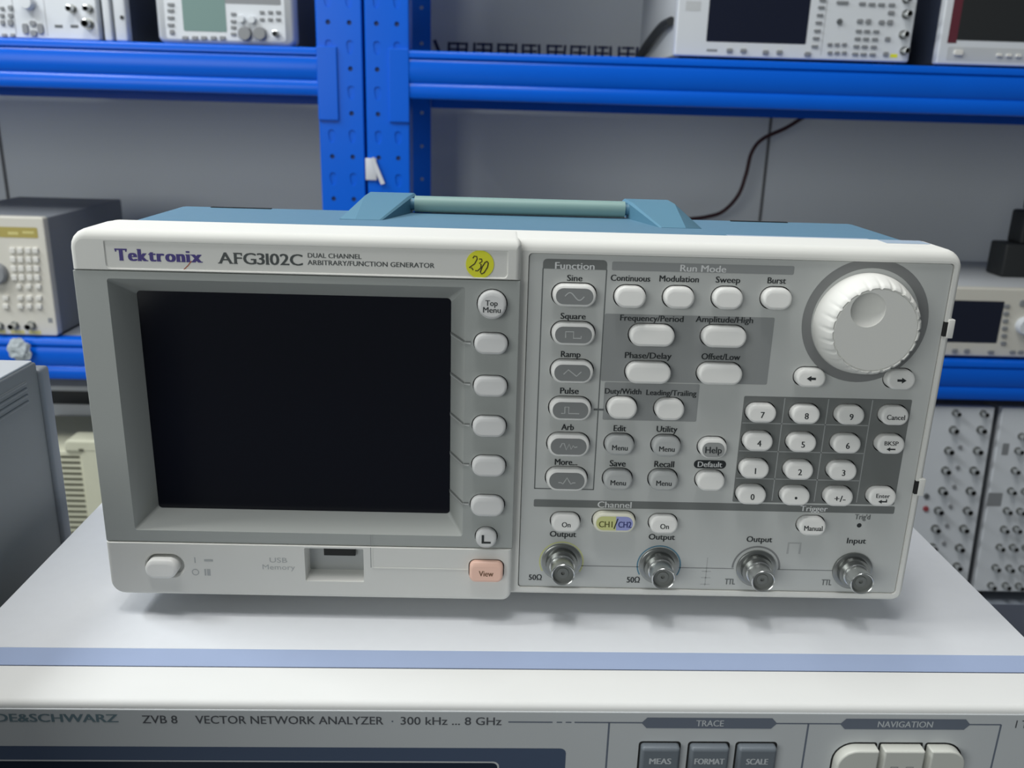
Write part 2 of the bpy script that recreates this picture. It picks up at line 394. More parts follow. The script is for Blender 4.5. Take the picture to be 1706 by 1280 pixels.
UR_BUTTONS = [(373.7,295.7,10.2,6.6),(397.2,295.9,10.2,6.6),(435.2,294.6,10.2,6.7),(458.7,295.2,10.2,6.7),(507.0,293.7,11.2,6.7),(521.1,378.6,11.0,3.7),(520.4,367.5,11.1,3.7),(519.8,355.4,11.1,3.7),(519.2,343.7,11.1,3.7),(518.6,331.0,11.2,3.7),(518.0,319.2,11.2,3.8),(517.4,306.4,11.2,3.8),(554.8,375.9,20.1,4.6),(588.3,375.0,11.1,4.6),(604.5,374.5,11.1,4.6),(620.7,374.5,11.1,4.6),(637.9,374.6,11.1,4.6),(638.8,362.5,11.1,5.6),(588.2,348.0,10.1,6.5),(602.5,348.0,9.1,7.5),(625.0,347.2,10.1,6.5),(639.2,347.6,10.1,7.5),(588.5,332.5,10.2,4.2),(602.8,332.6,10.2,4.2),(618.1,332.6,10.2,4.2),(588.3,320.5,10.2,4.2),(602.6,320.5,10.2,4.2),(617.9,320.5,10.2,4.2),(588.0,308.3,10.2,4.3),(602.3,308.3,10.2,4.3),(617.7,308.3,10.2,4.3),(587.7,296.1,10.2,4.3),(602.1,296.1,10.2,4.3),(617.5,296.1,10.2,4.3),(639.3,321.3,9.2,6.6),(639.9,297.5,9.2,6.7),(542.7,310.0,8.2,4.7),(554.9,310.3,8.2,4.7),(567.2,310.7,8.2,4.7),(544.6,296.7,8.2,4.8),(556.8,297.1,8.2,4.8),(569.1,297.4,8.2,4.8)]
UR_KNOB = [(554.0,346.1,9.1,9.3)]
UR_BNC = [(660.7,383.6,13.1,11.0),(664.5,360.5,14.2,13.0),(664.7,328.6,14.2,13.2),(669.9,303.1,13.3,12.3)]
UR_SCREEN = (332.9,502.0,308.8,380.5)
UR_MARK = [(654.7,295.0,12.3,5.7),(344.2,294.9,18.3,3.8),(306.4,363.2,25.1,14.8)]
FR_SCREEN = (757.2,897.6,322.9,392.8)
FR_BUTTONS = [(763.6,302.9,15.4,8.6),(834.1,301.1,9.2,4.8),(850.6,301.0,9.2,4.8),(867.1,301.0,9.2,4.8)]
LG_KEYS = [(-879.2,-75.5,9.6,9.7),(-865.9,-75.2,9.6,9.7),(-851.4,-74.8,9.6,9.7),(-838.6,-74.5,9.6,9.7),(-880.4,-91.8,9.7,9.8),(-867.0,-91.4,9.7,9.8),(-852.5,-91.0,9.7,9.8),(-839.6,-90.7,9.7,9.8),(-881.5,-108.1,9.7,9.9),(-868.1,-107.8,9.7,9.9),(-853.5,-107.4,9.7,9.9),(-840.6,-107.1,9.7,9.9),(-882.7,-124.6,9.7,9.9),(-869.2,-124.2,9.7,9.9),(-854.6,-123.8,9.7,9.9),(-841.7,-123.5,9.7,9.9),(-876.7,-140.9,8.7,7.8),(-859.4,-140.5,9.8,7.8),(-842.0,-140.0,9.8,7.8),(-903.6,-162.7,9.8,7.8),(-877.5,-162.0,9.8,7.8),(-861.2,-161.6,9.8,7.8),(-843.8,-161.2,9.8,7.8),(-905.9,-178.4,9.8,7.9),(-879.7,-177.7,9.8,7.9),(-863.4,-177.3,9.8,7.9),(-845.9,-176.9,9.8,7.9)]
LG_KNOB = [(-912.1,-117.6,36.6,52.7)]
LG_BNC = [(-923.4,-216.0,15.4,16.0),(-895.8,-214.2,15.4,16.0),(-865.0,-213.5,16.5,16.0)]
LG_DISPLAY = (-928.3,-831.4,-52.8,-34.0)
LG_MARK = [(-829.8,-203.5,7.7,10.2)]
RI_SCREEN = (818.2,929.2,-203.5,-123.7)
RI_KEYS = [(934.3,-132.1,10.1,6.8),(935.7,-146.1,10.1,6.8),(937.2,-160.1,10.1,6.8),(938.6,-174.2,10.2,6.9),(940.1,-188.4,10.2,6.9),(941.6,-202.6,10.2,7.0),(852.4,-219.4,10.2,7.0),(875.2,-218.9,10.2,7.0),(921.1,-220.1,11.4,5.8),(962.0,-219.1,10.2,5.8),(977.9,-218.7,10.2,5.8),(962.2,-125.7,10.1,11.3)]
RI_KNOB = [(974.3,-167.7,33.8,34.4)]
M1_BNC = [(877.9,-376.9,16.4),(874.6,-419.4,16.5),(874.4,-459.9,16.6),(874.4,-502.1,16.7),(871.9,-543.5,16.8),(871.2,-581.6,16.8),(870.7,-621.3,16.9),(931.7,-375.6,16.4),(931.1,-418.1,16.5),(930.1,-458.7,16.6),(929.2,-500.9,16.7),(929.4,-542.3,16.8),(927.7,-580.4,16.9),(925.3,-621.4,16.9),(926.2,-661.6,17.0)]
M1_DOT = [(897.0,-411.6,8.2),(898.4,-453.2,8.3),(897.0,-492.9,8.3),(895.8,-534.2,8.4),(894.3,-574.7,8.4),(893.8,-613.1,8.5)]
M1_LED = [(845.0,-514.0,10.7),(847.4,-540.3,10.8)]
M2_BNC = [(1013.6,-387.1,12.9),(1011.2,-416.3,13.0),(1010.7,-456.9,13.0),(1010.3,-499.1,13.1),(1037.9,-499.8,13.1),(1008.5,-540.6,13.2),(1035.1,-541.3,13.2),(1008.7,-579.9,13.3),(1034.0,-579.4,13.3),(1006.2,-618.5,13.3),(1032.9,-617.9,13.3),(1058.6,-618.7,13.3),(1004.6,-662.6,13.4),(1032.8,-663.3,13.4),(1059.9,-664.1,13.4),(1002.1,-702.0,13.5),(1031.5,-701.4,13.5),(1058.7,-702.1,13.5)]
M2_DARK = [(987.3,-414.4,13.0),(982.2,-518.5,28.7)]
WALL_MARKS = [(-135.9,-91.4,332.9),(-77.2,-34.5,333.1),(-22.1,22.4,333.3),(34.9,75.9,333.5),(91.9,136.5,333.7),(147.2,191.7,333.8),(202.4,241.7,334.0),(257.8,304.2,334.2)]
CABLE = [(730.1,1790.0,204.6),(690.2,1790.0,190.3),(651.4,1790.0,165.3),(598.5,1790.0,138.3),(576.7,1790.0,106.6),(569.3,1790.0,58.5),(556.0,1790.0,9.6),(524.2,1790.0,-29.1),(482.5,1790.0,-44.4),(404.8,1790.0,-60.6)]
TEALLAB = [(82.8,137.4)]
# ================================================================== the room
def room():
    bm = new(); box(bm, -3200, 3200, 1850, 1950, -1010, 1500)
    struct(obj('wall_back', bm, 'wall_paint'))
    bm = new(); box(bm, -3200, 3200, -1500, 1850, -1060, -1010)
    struct(obj('floor', bm, 'floor_paint'))
    for i, x in enumerate((631, -1196)):                            # cover strips over the joints of the wall boards
        bm = new(); box(bm, x - 3, x + 3, 1847, 1850, -1010, 1500)
        struct(obj('trim_%d' % (i + 1), bm, 'seam_grey'))
    bm = new()                                                      # row of characters painted along the wall, half hidden by the shelf
    rnd = random.Random(3)
    for x0, x1, zt in WALL_MARKS:
        w, h = x1 - x0, 46
        for x in (x0 + 2, (x0 + x1) / 2, x1 - 2): stroke(bm, [(x, zt), (x + rnd.uniform(-3, 3), zt - h)], 6, 1849, 0)
        for k in range(3): stroke(bm, [(x0 + rnd.uniform(0, w * .2), zt - 3 - k * 13), (x1 - rnd.uniform(0, w * .2), zt - 3 - k * 13)], 5, 1848.8, 0)
    stroke(bm, [(-168, 336), (-152, 300)], 8, 1849, 0)
    faceflat(bm)
    tag(obj('wall_lettering', bm, 'banner_navy', origin=(-160, 1849, 290), recalc=False), 'row of dark navy characters on the wall, lower halves hidden by the upper blue beam', 'lettering')
room()

def bench():
    t = thing('workbench', 'dark grey workbench under the stacked instruments', 'bench', 0, 50, -1010)
    def top(bm): box(bm, -620, 520, -420, 420, -290, -250, 0, 3)
    simple('bench_top', t, 'bench_top', top)
    for x in (-580, 480):
        for y in (-380, 380):
            simple('leg', t, 'case_grey', lambda bm: box(bm, x - 25, x + 25, y - 25, y + 25, -1010, -290.2, 0, 2))
bench()

# ================================================================== the signal generator
YP = 5.3
def generator():
    g = thing('function_generator', 'ivory and teal function generator with a dark display, standing on top of the grey analyzer', 'function generator', 0, 60, -10)
    # ---- teal shell
    def shell(bm):
        prev = None
        for y, hw, zb, zt, r in ((24, 158.5, 1.5, 148.6, 7), (84, 157.5, 1.5, 148.4, 7), (90, 156.5, 2, 146.5, 7), (124, 148, 5, 128, 9)):
            q = ring(bm, rr(-hw, hw, zb, zt, r, 6), y)
            if prev: bridge(bm, prev, q)
            else: cap(bm, q)
            prev = q
        cap(bm, prev)
    simple('case', g, 'teal_case', shell, 'teal plastic shell behind the ivory front')
    for x0, x1 in ((-139, -112), (96, 122)):
        simple('vent_slot', g, 'dark_hole', lambda bm: box(bm, x0, x1, 81.5, 83.5, 147.5, 148.75, 0))
    # ---- carrying handle lying flat
    for sgn in (-1, 1):
        def mount(bm):
            ys = (58, 86, 96)
            sec = lambda y, hh, i: [bm.verts.new((sgn * a, y, z)) for a, z in ((i, 148.2), (76.5, 148.2), (76.0, 148.7), (69.5, 148.4 + hh), (i + 1, 148.4 + hh), (i, 148.2 + hh * .9))]
            a, b, c = sec(52, .25, 58.5), sec(80, 7.3, 49.5), sec(98, 7.3, 48.2)
            bridge(bm, a, b); bridge(bm, b, c); cap(bm, a); cap(bm, c)
        simple('handle_mount', g, 'teal_mount', mount, 'teal wedge that holds one end of the handle', angle=25)
        def pivot(bm):
            tube(bm, [(sgn * 47.2, 84, 152.2), (sgn * 51, 84, 152.2)], 2.6, 16)
        simple('handle_pivot', g, 'teal_mount', pivot)
    def bar(bm):
        pts = [(x, 84, 152.2) for x in (-47.5, -46.8, 46.8, 47.5)]
        tube(bm, pts, 3.7, 20)
    simple('handle_grip', g, 'handle_green', bar, 'pale green handle bar')
    for x in (-138, 138):
        for y in (48, 100): simple('foot', g, 'rubber', lambda bm: box(bm, x - 12, x + 12, y - 8, y + 8, -10, 2, 0, 1.5))
    # ---- ivory front frame with the control panel recess
    def frame(bm):
        rec = rr(2, 161.6, 3.7, 144.0, 1.5, 5)
        well = rr(-156, -14, 4, 133, 1.5, 5)
        slab(bm, -165, 165, 0, 149, (6, 6, 7, 7), 4.5, 29, 4.2, (.5, .5, .5, 1), [(rec, [(rec, 9.5, 0)], 0), (well, [(well, 18, 0)], 0)], 0, 6, 6)
    simple('front_frame', g, 'ivory_plastic', frame, angle=50)
    for z in FRAME_CLIPS:
        def clip(bm):
            box(bm, 162.7, 165.3, 3.9, 12, z - 3.7, z + 3.7, 0, .35)
            box(bm, 161.5, 162.8, 4.2, 8, z - 3.0, z + 2.6, 1)
        simple('frame_clip', g, ['ivory_plastic', 'dark_hole'], clip)
    # ---- control panel with a hole for each key
    keyholes = [(x, z, w, h) for _, x, z, w, h, _, _ in PANEL_BUTTONS]
    bncholes = BNC
    def holeloop(x, z, w, h): return pill(x, z, w + .9, h + .9)
    def panel(bm):
        hs = [(holeloop(*k), [(holeloop(*k), 9.0, 1)], None) for k in keyholes]
        slab(bm, 2.2, 161.4, 3.9, 143.8, 1.4, YP, 9.3, .25, (1, 1, 1, 1), hs, 0, 5, 3)
    simple('control_panel', g, ['panel_grey', 'dark_hole'], panel, 'grey control panel')
    def area_print(bm, rect, y, mi, r=.6, chop=True):
        x0, x1, z0, z1 = rect
        hs = [holeloop(*k) for k in keyholes if inside(k, x0, x1, z0, z1)] if chop else []
        flat(bm, rr(x0, x1, z0, z1, r, 4), y, mi, hs)
    def graphics(bm):
        y1, y2, y3 = YP - .04, YP - .08, YP - .12
        area_print(bm, (31.6, 96.5, 94.8, 121.6), y1, 0)
        area_print(bm, (33.2, 70.3, 78.8, 94.4), y1, 0)
        area_print(bm, (88.2, 154.6, 44.6, 90.0), y1, 1)
        area_print(bm, (7.4, 155.2, 40.6, 43.9), y1, 1)
        area_print(bm, (7.4, 31.4, 138.2, 141.9), y1, 1, (.1, .1, 1.6, 1.6))
        area_print(bm, (33.2, 101.6, 138.2, 141.5), y1, 0)
        for x in (7.5, 31.3): stroke(bm, [(x, 48.6), (x, 138.3)], .45, y1, 2)
        stroke(bm, [(7.4, 48.7), (31.4, 48.7)], .45, y1, 2)
        stroke(bm, [(29.5, 83.0), (33.5, 83.0)], .8, y2, 2)
        for x in (104.3, 121.6, 139.0): stroke(bm, [(x, 45.4), (x, 89.5)], .4, y2, 3)
        for z in (78.8, 66.9, 55.0): stroke(bm, [(88.6, z), (139.0, z)], .4, y2, 3)
        stroke(bm, [(p, 14.0) for p in (27.8, 52.6)], .35, y1, 7); stroke(bm, [(p, 14.0) for p in (68.6, 92.0)], .35, y1, 7); stroke(bm, [(p, 14.0) for p in (110.4, 133.4)], .35, y1, 7)
        stroke(bm, [(101.2 + 9.8 * math.cos(math.radians(a)), 14.6 + 9.8 * math.sin(math.radians(a))) for a in range(-3, 184, 8)], .8, y1, 7)
        flat(bm, pill(*DEFAULT_PILL), y2, 4)
        flat(bm, circ(*LED, 1.0, 16), y1, 4)
        for cx, cz, a0, mi in ((19.8, 15.8, 0, 5), (60.5, 14.9, 0, 6)):
            stroke(bm, [(cx + 9.0 * math.cos(math.radians(a)), cz + 9.0 * math.sin(math.radians(a))) for a in range(-30, 211, 8)], .55, y1, mi)
        kx, kz = KNOB
        q = [ring(bm, circ(kx + .6, kz + .6, r, 64), y1) for r in (20.6, 24.2)]; bridge(bm, q[0], q[1], 7)  # flat dark ring paints the shade of the shallow recess round the knob
        for z in (12.5, 9.5, 6.4): stroke(bm, [(78.6, z), (82.6, z)], .35, y1, 8)
        stroke(bm, [(80.6, 19), (80.6, 5.6)], .35, y1, 8)
        stroke(bm, [(113.6, 21.4), (113.6, 26.4), (118.6, 26.4), (118.6, 21.4)], .9, y1, 8)
    printed('panel_graphics', g, ['print_mid_grey', 'print_dark_grey', 'print_line', 'print_light_line', 'print_black', 'key_yellow', 'teal_mount', 'print_faint', 'print_ghost'], graphics, 'printed boxes, bars and lines of the control panel, and painted shade round its knob')
    for s, x, z, w, h in DARK_TEXT: printed('printed_word', g, 'print_line' if s in ('TTL', "Trig'd") else 'print_black', lambda bm: text(bm, s, x, z, w, h, YP - .15))
    for s, x, z, w, h in LIGHT_TEXT: printed('printed_word', g, 'print_white', lambda bm: text(bm, s, x, z, w, h, YP - .15))
    # ---- keys
    WAVES = {
        'sine': [[(-3.6 + 7.2 * k / 24, 1.35 * math.sin(2 * math.pi * k / 24)) for k in range(25)]],
        'square': [[(-3, -1.1), (-3, 1.2), (0, 1.2), (0, -1.2), (2.9, -1.2), (2.9, -.3)]],
        'ramp': [[(-3.4, -.6), (-1.6, 1.2), (1.6, -1.2), (3.4, .5)]],
        'pulse': [[(-3.6, -1.2), (-2.2, -1.2), (-2.2, 1.3), (-.7, 1.3), (-.7, -1.2), (3.4, -1.2)]],
        'arb': [[(-3.4, -.4), (-2.6, 1.2), (-1.8, 1.2), (-.9, -1.3), (.2, 1.0), (1.0, -1.0), (1.8, .4), (2.4, -.3), (3.4, 0)]],
        'more': [[(-3.4, -.7), (-2.4, -.7), (-1.6, -1.2), (-.9, -.2), (0, 1.3), (.9, -.2), (1.6, -1.2), (2.4, -.7), (3.4, -.7)]]}
    def key(parent, name, x, z, w, h, yb, p, material, style, t, depth=3.6):
        yf = yb - p
        k = new()
        def tilt(bm):                                               # key faces lean back a little
            for v in bm.verts:
                if v.co.y < yb: v.co.y += 1.5 * (v.co.z - z) / h * min(1, (yb - v.co.y) / p)
            faceflat(bm)
        def legend(name, b, mats, fn):
            bm = new(); fn(bm); tilt(bm); return obj(name, bm, mats, b, recalc=False)
        if style == 'chan':
            slab(k, x - w / 2, x + w / 2, z - h / 2, z + h / 2, h / 2 - .1, yf, yb + depth, 1.0, n=7, steps=5)
        else:
            rad = min(w, h) / 2 - .05 if style != 'view' else 2.6
            slab(k, x - w / 2, x + w / 2, z - h / 2, z + h / 2, rad, yf, yb + depth, min(1.2, h * .15), (1, 1, 1, 1.5), n=7, steps=5)
        tilt(k)
        b = obj(name, k, material, parent, angle=50)
        yl = yf - .05
        if style == 'wave':
            def leg(bm):
                flat(bm, pill(x, z - .1, w - 2.4, h - 2.4), yl, 0)
                for st in WAVES[t]: stroke(bm, [(x + a, z - .1 + c) for a, c in st], .42, yl - .05, 1)
            legend('wave_symbol', b, ['key_inset', 'key_grey'], leg)
        elif style == 'menu':
            legend('legend', b, ['print_dark_grey', 'print_black'], lambda bm: text(bm, 'Menu', x, z - .6, 6.2, 2.0, yl, 1))
        elif style == 'help':
            def leg(bm): flat(bm, pill(x, z - .3, w - 2.2, h - 2.0), yl, 0); text(bm, 'Help', x, z - .3, 6.6, 2.5, yl - .05, 1)
            legend('legend', b, ['key_inset_pale', 'print_black'], leg)
        elif style == 'chan':
            def leg(bm):
                hw = w / 2 - 1.1; hh = h / 2 - 1.1
                lp = rr(x - hw, x + .6, z - hh, z + hh, (hh, .05, .05, hh), 5); flat(bm, lp, yl, 0)
                lp = rr(x + .6, x + hw, z - hh, z + hh, (.05, hh, hh, .05), 5); flat(bm, lp, yl, 1)
                text(bm, 'CH1', x - 3.6, z - .4, 5.6, 2.4, yl - .05, 2); text(bm, 'CH2', x + 4.2, z - .4, 5.4, 2.4, yl - .05, 3)
                stroke(bm, [(x - .2, z - 2.2), (x + 1.3, z + 2.0)], .45, yl - .06, 4)
            legend('legend', b, ['key_yellow', 'key_blue', 'text_olive', 'text_navy', 'print_black'], leg)
        elif style in ('key', 'round', 'view') and t:
            def leg(bm):
                if t in '<>' :
                    s = -1 if t == '<' else 1
                    stroke(bm, [(x - 1.7 * s, z), (x + .4 * s, z)], .9, yl, 0)
                    vs_ = [bm.verts.new((x + a * s, yl - .02, z + c)) for a, c in ((.1, 1.1), (1.9, 0), (.1, -1.1))]; bm.faces.new(vs_)
                elif t in ('BKSP', 'Enter'):
                    text(bm, t, x, z + .8, 5.6, 1.6, yl, 0)
                    stroke(bm, [(x - .6, z - 1.5), (x + 1.7, z - 1.5)], .55, yl, 0)
                    vs_ = [bm.verts.new((x + a, yl - .02, z - 1.5 + c)) for a, c in ((-.4, .8), (-1.9, 0), (-.4, -.8))]; bm.faces.new(vs_)
                    if t == 'Enter': stroke(bm, [(x + 1.5, z - 1.6), (x + 1.5, z - .5)], .5, yl, 0)
                elif t == '.': flat(bm, circ(x, z - .3, .55, 12), yl, 0)
                elif t == 'L':
                    stroke(bm, [(x - 1.3, z + 1.7), (x - 1.3, z - 1.2)], 1.0, yl, 0); stroke(bm, [(x - 1.8, z - 1.3), (x + 1.9, z - 1.3)], .8, yl - .02, 0)
                elif t == 'Top|Menu':
                    text(bm, 'Top', x - .2, z + .9, 4.6, 2.0, yl, 0); text(bm, 'Menu', x, z - 1.6, 6.6, 2.0, yl, 0)
                else:
                    w_ = {'Cancel': 7.2, 'Manual': 7.6, 'On': 3.6, 'View': 6.0, '+/-': 4.6}.get(t)
                    h_ = {'Cancel': 1.9, 'Manual': 2.0, 'On': 2.0, 'View': 2.2, '+/-': 2.4}.get(t, 2.3)
                    text(bm, t, x + (.2 if style == 'key' else 0), z - .3, w_, h_, yl, 0)
            legend('legend', b, ['text_brown' if style == 'view' else 'print_black'], leg)
        return b
    for name, x, z, w, h, style, t in PANEL_BUTTONS:
        key(g, name, x, z, w, h, YP, 3.5, {'wave': 'key_white', 'menu': 'key_grey', 'chan': 'key_cream'}.get(style, 'key_white'), style, t)
    # ---- rotary knob
    kx, kz = KNOB
    def knob(bm):
        prof = [(19.5, 5.2), (19.5, 3.6), (19.1, 1.5), (18.2, -2.0), (17.3, -5.2), (16.7, -6.3), (16.0, -6.7), (15.7, -6.3), (15.5, -6.2), (15.2, -6.6)]
        n, prev = 192, None
        for i, (r, y) in enumerate(prof):
            q = []
            for k in range(n):
                dip = .5 if (4 <= i <= 6 and k % 8 in (0, 1)) else 0
                a = 2 * math.pi * k / n
                q.append(bm.verts.new((kx + (r - dip) * math.cos(a), y, kz + (r - dip) * math.sin(a))))
            if prev: bridge(bm, prev, q)
            prev = q
        dx, dz, rd = DIMPLE[0], DIMPLE[1], 6.5
        h0 = ring(bm, circ(dx, dz, rd, 40), -6.6); fill(bm, [prev, h0]); pv = h0
        for k in range(1, 7):
            a = math.pi / 2 * k / 6
            q = ring(bm, circ(dx, dz, max(rd * math.cos(a), .1), 40), -6.6 + 3.6 * math.sin(a)); bridge(bm, pv, q); pv = q
        cap(bm, pv)
    simple('rotary_knob', g, 'ivory_plastic', knob, 'large ivory rotary knob with a finger dimple', angle=32)
    # ---- coaxial sockets
    for bx, bz in BNC:
        def bnc(bm):
            e = lathe(bm, bx, bz, [(8.3, YP), (8.3, YP - .9), (7.7, YP - 1.2), (6.6, YP - 1.2), (6.4, YP - 3.4), (5.2, YP - 3.4), (5.2, YP - 4.4), (4.8, YP - 4.5), (4.8, YP - 11.0), (4.55, YP - 11.3), (4.25, YP - 11.1), (4.2, YP - 9.6), (2.4, YP - 9.4), (2.3, YP - 9.7), (.8, YP - 9.7), (.7, YP - 9.0)], 36,
                  mis=[1, 1, 1, 1, 1, 0, 0, 0, 0, 0, 2, 2, 2, 2, 2])
            cap(bm, e, 2)
        simple('coaxial_socket', g, ['chrome', 'nickel_dark', 'dielectric'], bnc, 'round silver coaxial socket', angle=30)
    # ---- display block: brow, grey surround, lower strip
    def brow(bm):
        x0, x1, z0, z1 = PLATE[0], PLATE[1], 135.0, 145.2
        o = rr(x0, x1, z0, z1, (1.6, 1.6, .3, .3), 5); i = rr(x0 + .35, x1 - .35, z0 + .35, z1 - .25, (1.4, 1.4, .3, .3), 5)
        slab(bm, -165.2, -.8, 134.3, 149.25, (.3, .3, 2.5, 7), 0, 24, 3.6, (.7, .55, .12, 1), [(o, [(i, .5, 0)], 0)], 0, 5, 7)
    simple('brow', g, 'ivory_plastic', brow, 'ivory strip over the display', angle=60)
    def brand(bm):
        serif_text(bm, 'Tektronix', BRAND[0], BRAND[1] - .9, BRAND[2], 4.4, .42, 0, .12)
        serif_text(bm, 'AFG3102C', MODEL[0], MODEL[1], MODEL[2], 4.1, .42, 1, .05)
        text(bm, 'DUAL CHANNEL', SUB1[0], SUB1[1] + .1, SUB1[2], 1.7, .42, 1, .06); text(bm, 'ARBITRARY/FUNCTION GENERATOR', SUB2[0], SUB2[1], SUB2[2], 1.75, .42, 1, .06)
        stroke(bm, [(-124.2, 135.3), (-122.6, 136.8), (-121.2, 138.5)], .32, .40, 2)
    printed('brand_lettering', g, ['brand_violet', 'model_grey', 'brand_red'], brand)
    def round_label(bm):
        lathe(bm, STICKER[0], STICKER[1], [(5.15, .45), (5.15, .2), (.01, .18)], 40)
    st = simple('round_sticker', g, 'sticker_yellow', round_label, 'round yellow sticker with the handwritten number 230')
    def ink(bm):
        sx, sz = STICKER[0], STICKER[1]; y = .12
        stroke(bm, [(sx + a, sz + c) for a, c in ((-2.6, 2.2), (-2.1, 3.0), (-1.2, 2.9), (-1.0, 2.0), (-1.9, .2), (-3.9, -1.3), (-3.0, -1.3), (-2.4, -2.1))], .42, y)
        stroke(bm, [(sx + a, sz + c) for a, c in ((-.3, 2.0), (.6, 2.0), (.8, 1.1), (-.2, .4), (.5, .0), (.3, -1.3), (-.8, -2.4), (-1.7, -2.3))], .42, y - .01)
        stroke(bm, [(sx + a, sz + c) for a, c in ((2.6, 1.2), (1.9, .8), (.9, -.8), (.2, -2.8), (.7, -3.5), (1.6, -3.0), (2.8, -1.0), (3.1, .6), (2.6, 1.2))], .42, y - .02)
    printed('handwriting', st, 'ink_brown', ink)
    sc = (-147.2, -27.0, 33.3, 124.6)
    def surround(bm):
        o = rr(-152.8, -21.2, 29.0, 131.3, 1.0, 5); i = rr(sc[0], sc[1], sc[2], sc[3], 1.6, 5); j = rr(sc[0], sc[1], sc[2], sc[3], 1.6, 5)
        hs = [(o, [(i, 12, 0), (j, 12.8, 0)], None)]
        for n_, x, z, w, h, _, _ in BEZEL_BUTTONS:
            l = pill(x, z, w + .8, h + .8, min(w, h) / 2 + .38); hs.append((l, [(l, 4.2, 1)], 1))
        slab(bm, -164.8, -.9, 23.9, 134.1, .4, .6, 16, .3, (1, 1, 1, 1), hs, 0, 5, 3)
    simple('screen_surround', g, ['bezel_grey', 'dark_hole'], surround, 'grey recessed surround of the display', angle=30)
    def glass(bm): flat(bm, rr(sc[0] - .5, sc[1] + .5, sc[2] - .5, sc[3] + .5, 1.0, 4), 12.4, 0)
    printed('screen', g, 'screen_glass', glass, 'dark switched-off display')
    for z in TICKS:                                                 # pointers from the display to the keys
        def tick(bm):
            vs_ = [bm.verts.new(p) for p in ((-27.1, 11.4, z + 1.0), (-21.5, .3, z + .55), (-18.9, .3, z + .55), (-18.9, .3, z - .1), (-21.5, .3, z - .1), (-27.1, 11.4, z + .35))]
            ws_ = [bm.verts.new((v.co.x, v.co.y + .9, v.co.z)) for v in vs_]
            bridge(bm, vs_, ws_); cap(bm, vs_); cap(bm, ws_)
            q = [bm.verts.new(p) for p in ((-27.2, 11.5, z + 1.75), (-21.4, .4, z + 1.35), (-21.4, .4, z + .56), (-27.2, 11.5, z + 1.01))]; cap(bm, q, 1)  # dark ribbon paints the shaded upper edge of the pointer groove
            q = [bm.verts.new(p) for p in ((-21.0, .5, z + 1.2), (-18.9, .5, z + 1.2), (-18.9, .5, z + .6), (-21.0, .5, z + .6))]; cap(bm, q, 1)
        simple('pointer_ridge', g, ['key_grey', 'print_dark_grey'], tick)
    def lower(bm):
        px, pz, pw, ph = POWER_RECESS; ux, uz, uw, uh = USB_RECESS; vx, vz, vw, vh = VIEW_BUTTON
        p0 = pill(px, 13.4, pw, ph - 2.5); p1 = pill(px, 13.4, pw - 1.6, ph - 4.1)
        u0 = rr(ux - uw / 2, ux + uw / 2, uz - uh / 2 + .2, 22.6, .5, 4); u1 = rr(ux - uw / 2 + .6, ux + uw / 2 - .6, uz - uh / 2 + 1.8, 22.4, .5, 4)
        v0 = pill(vx, vz, vw + .8, vh + .8, 2.9)
        slab(bm, -165.2, -.8, -.3, 23.6, (6, 4, .4, .4), 0, 24, 2.2, (.8, .8, .8, .12), [(p0, [(p1, 1.2, 0), (p1, 2.6, 0)], 0), (u0, [(u1, 7.0, 0)], 2), (v0, [(v0, 3.4, 1)], 1)], 0, 6, 5)
    simple('lower_strip', g, ['ivory_plastic', 'dark_hole', 'key_grey'], lower, 'ivory strip under the display', angle=45)
    simple('usb_slot', g, 'dark_hole', lambda bm: box(bm, -78.5, -65.6, 5.6, 6.95, 16.4, 19.9))
    def embossed(bm):
        for s, x, z, w, h in USBTXT: text(bm, s, x, z, w, h, -.06, 0, .0)
        (ax, az), (ox, oz), (bx, bz), (cx_, cz_) = PWRMARK
        stroke(bm, [(ax, az + 1.3), (ax, az - 1.3)], .45, -.06); stroke(bm, [(ox + 1.3 * math.cos(t * .449), oz + 1.3 * math.sin(t * .449)) for t in range(15)], .4, -.06)
        stroke(bm, [(bx - 1.8, bz), (bx + 1.8, bz)], .9, -.06); stroke(bm, [(cx_ - 1.6, cz_ + 1.5), (cx_ - 1.6, cz_ - 1.5)], .7, -.06); stroke(bm, [(cx_ - .2, cz_ + 1.5), (cx_ - .2, cz_ - 1.5)], 1.4, -.06)
    printed('embossed_marks', g, 'key_grey', embossed)
    def groove(bm):
        box(bm, -58.5, -58.2, -.03, .2, 14.3, 23.4, 1); box(bm, -58.1, -57.5, -.12, .2, 14.3, 23.4, 0); box(bm, -58.5, -58.2, .55, .8, 24.0, 28.8, 1); box(bm, -58.1, -57.6, .5, .8, 24.0, 28.8, 2); box(bm, -58.1, -18.9, -.18, .2, 14.0, 14.4, 0)  # groove drawn with painted dark shade lines beside light edge lines
    simple('groove_shade_lines', g, ['ivory_plastic', 'print_mid_grey', 'bezel_grey'], groove)
    for n_, x, z, w, h, style, t in BEZEL_BUTTONS: key(g, n_, x, z, w, h, .6, 3.0, 'key_soft', style, t)
    x, z, w, h = VIEW_BUTTON; key(g, 'view_button', x, z, w, h, 0, 3.0, 'key_peach', 'view', 'View', 3.2)
    x, z, w, h = POWER_BUTTON; key(g, 'power_button', x, 13.4, w, h, 1.5, 5.0, 'key_white', 'plain', '', 1.0)
    def lab(bm): box(bm, 82, 139, 29.3, 33.5, 148.4, 148.75, 0)
    simple('rating_label', g, 'sticker_blue', lab)
    def lab2(bm): box(bm, 141, 158, 19, 28, 149.0, 149.12, 0)
    simple('corner_label', g, 'sticker_blue', lab2)
generator()
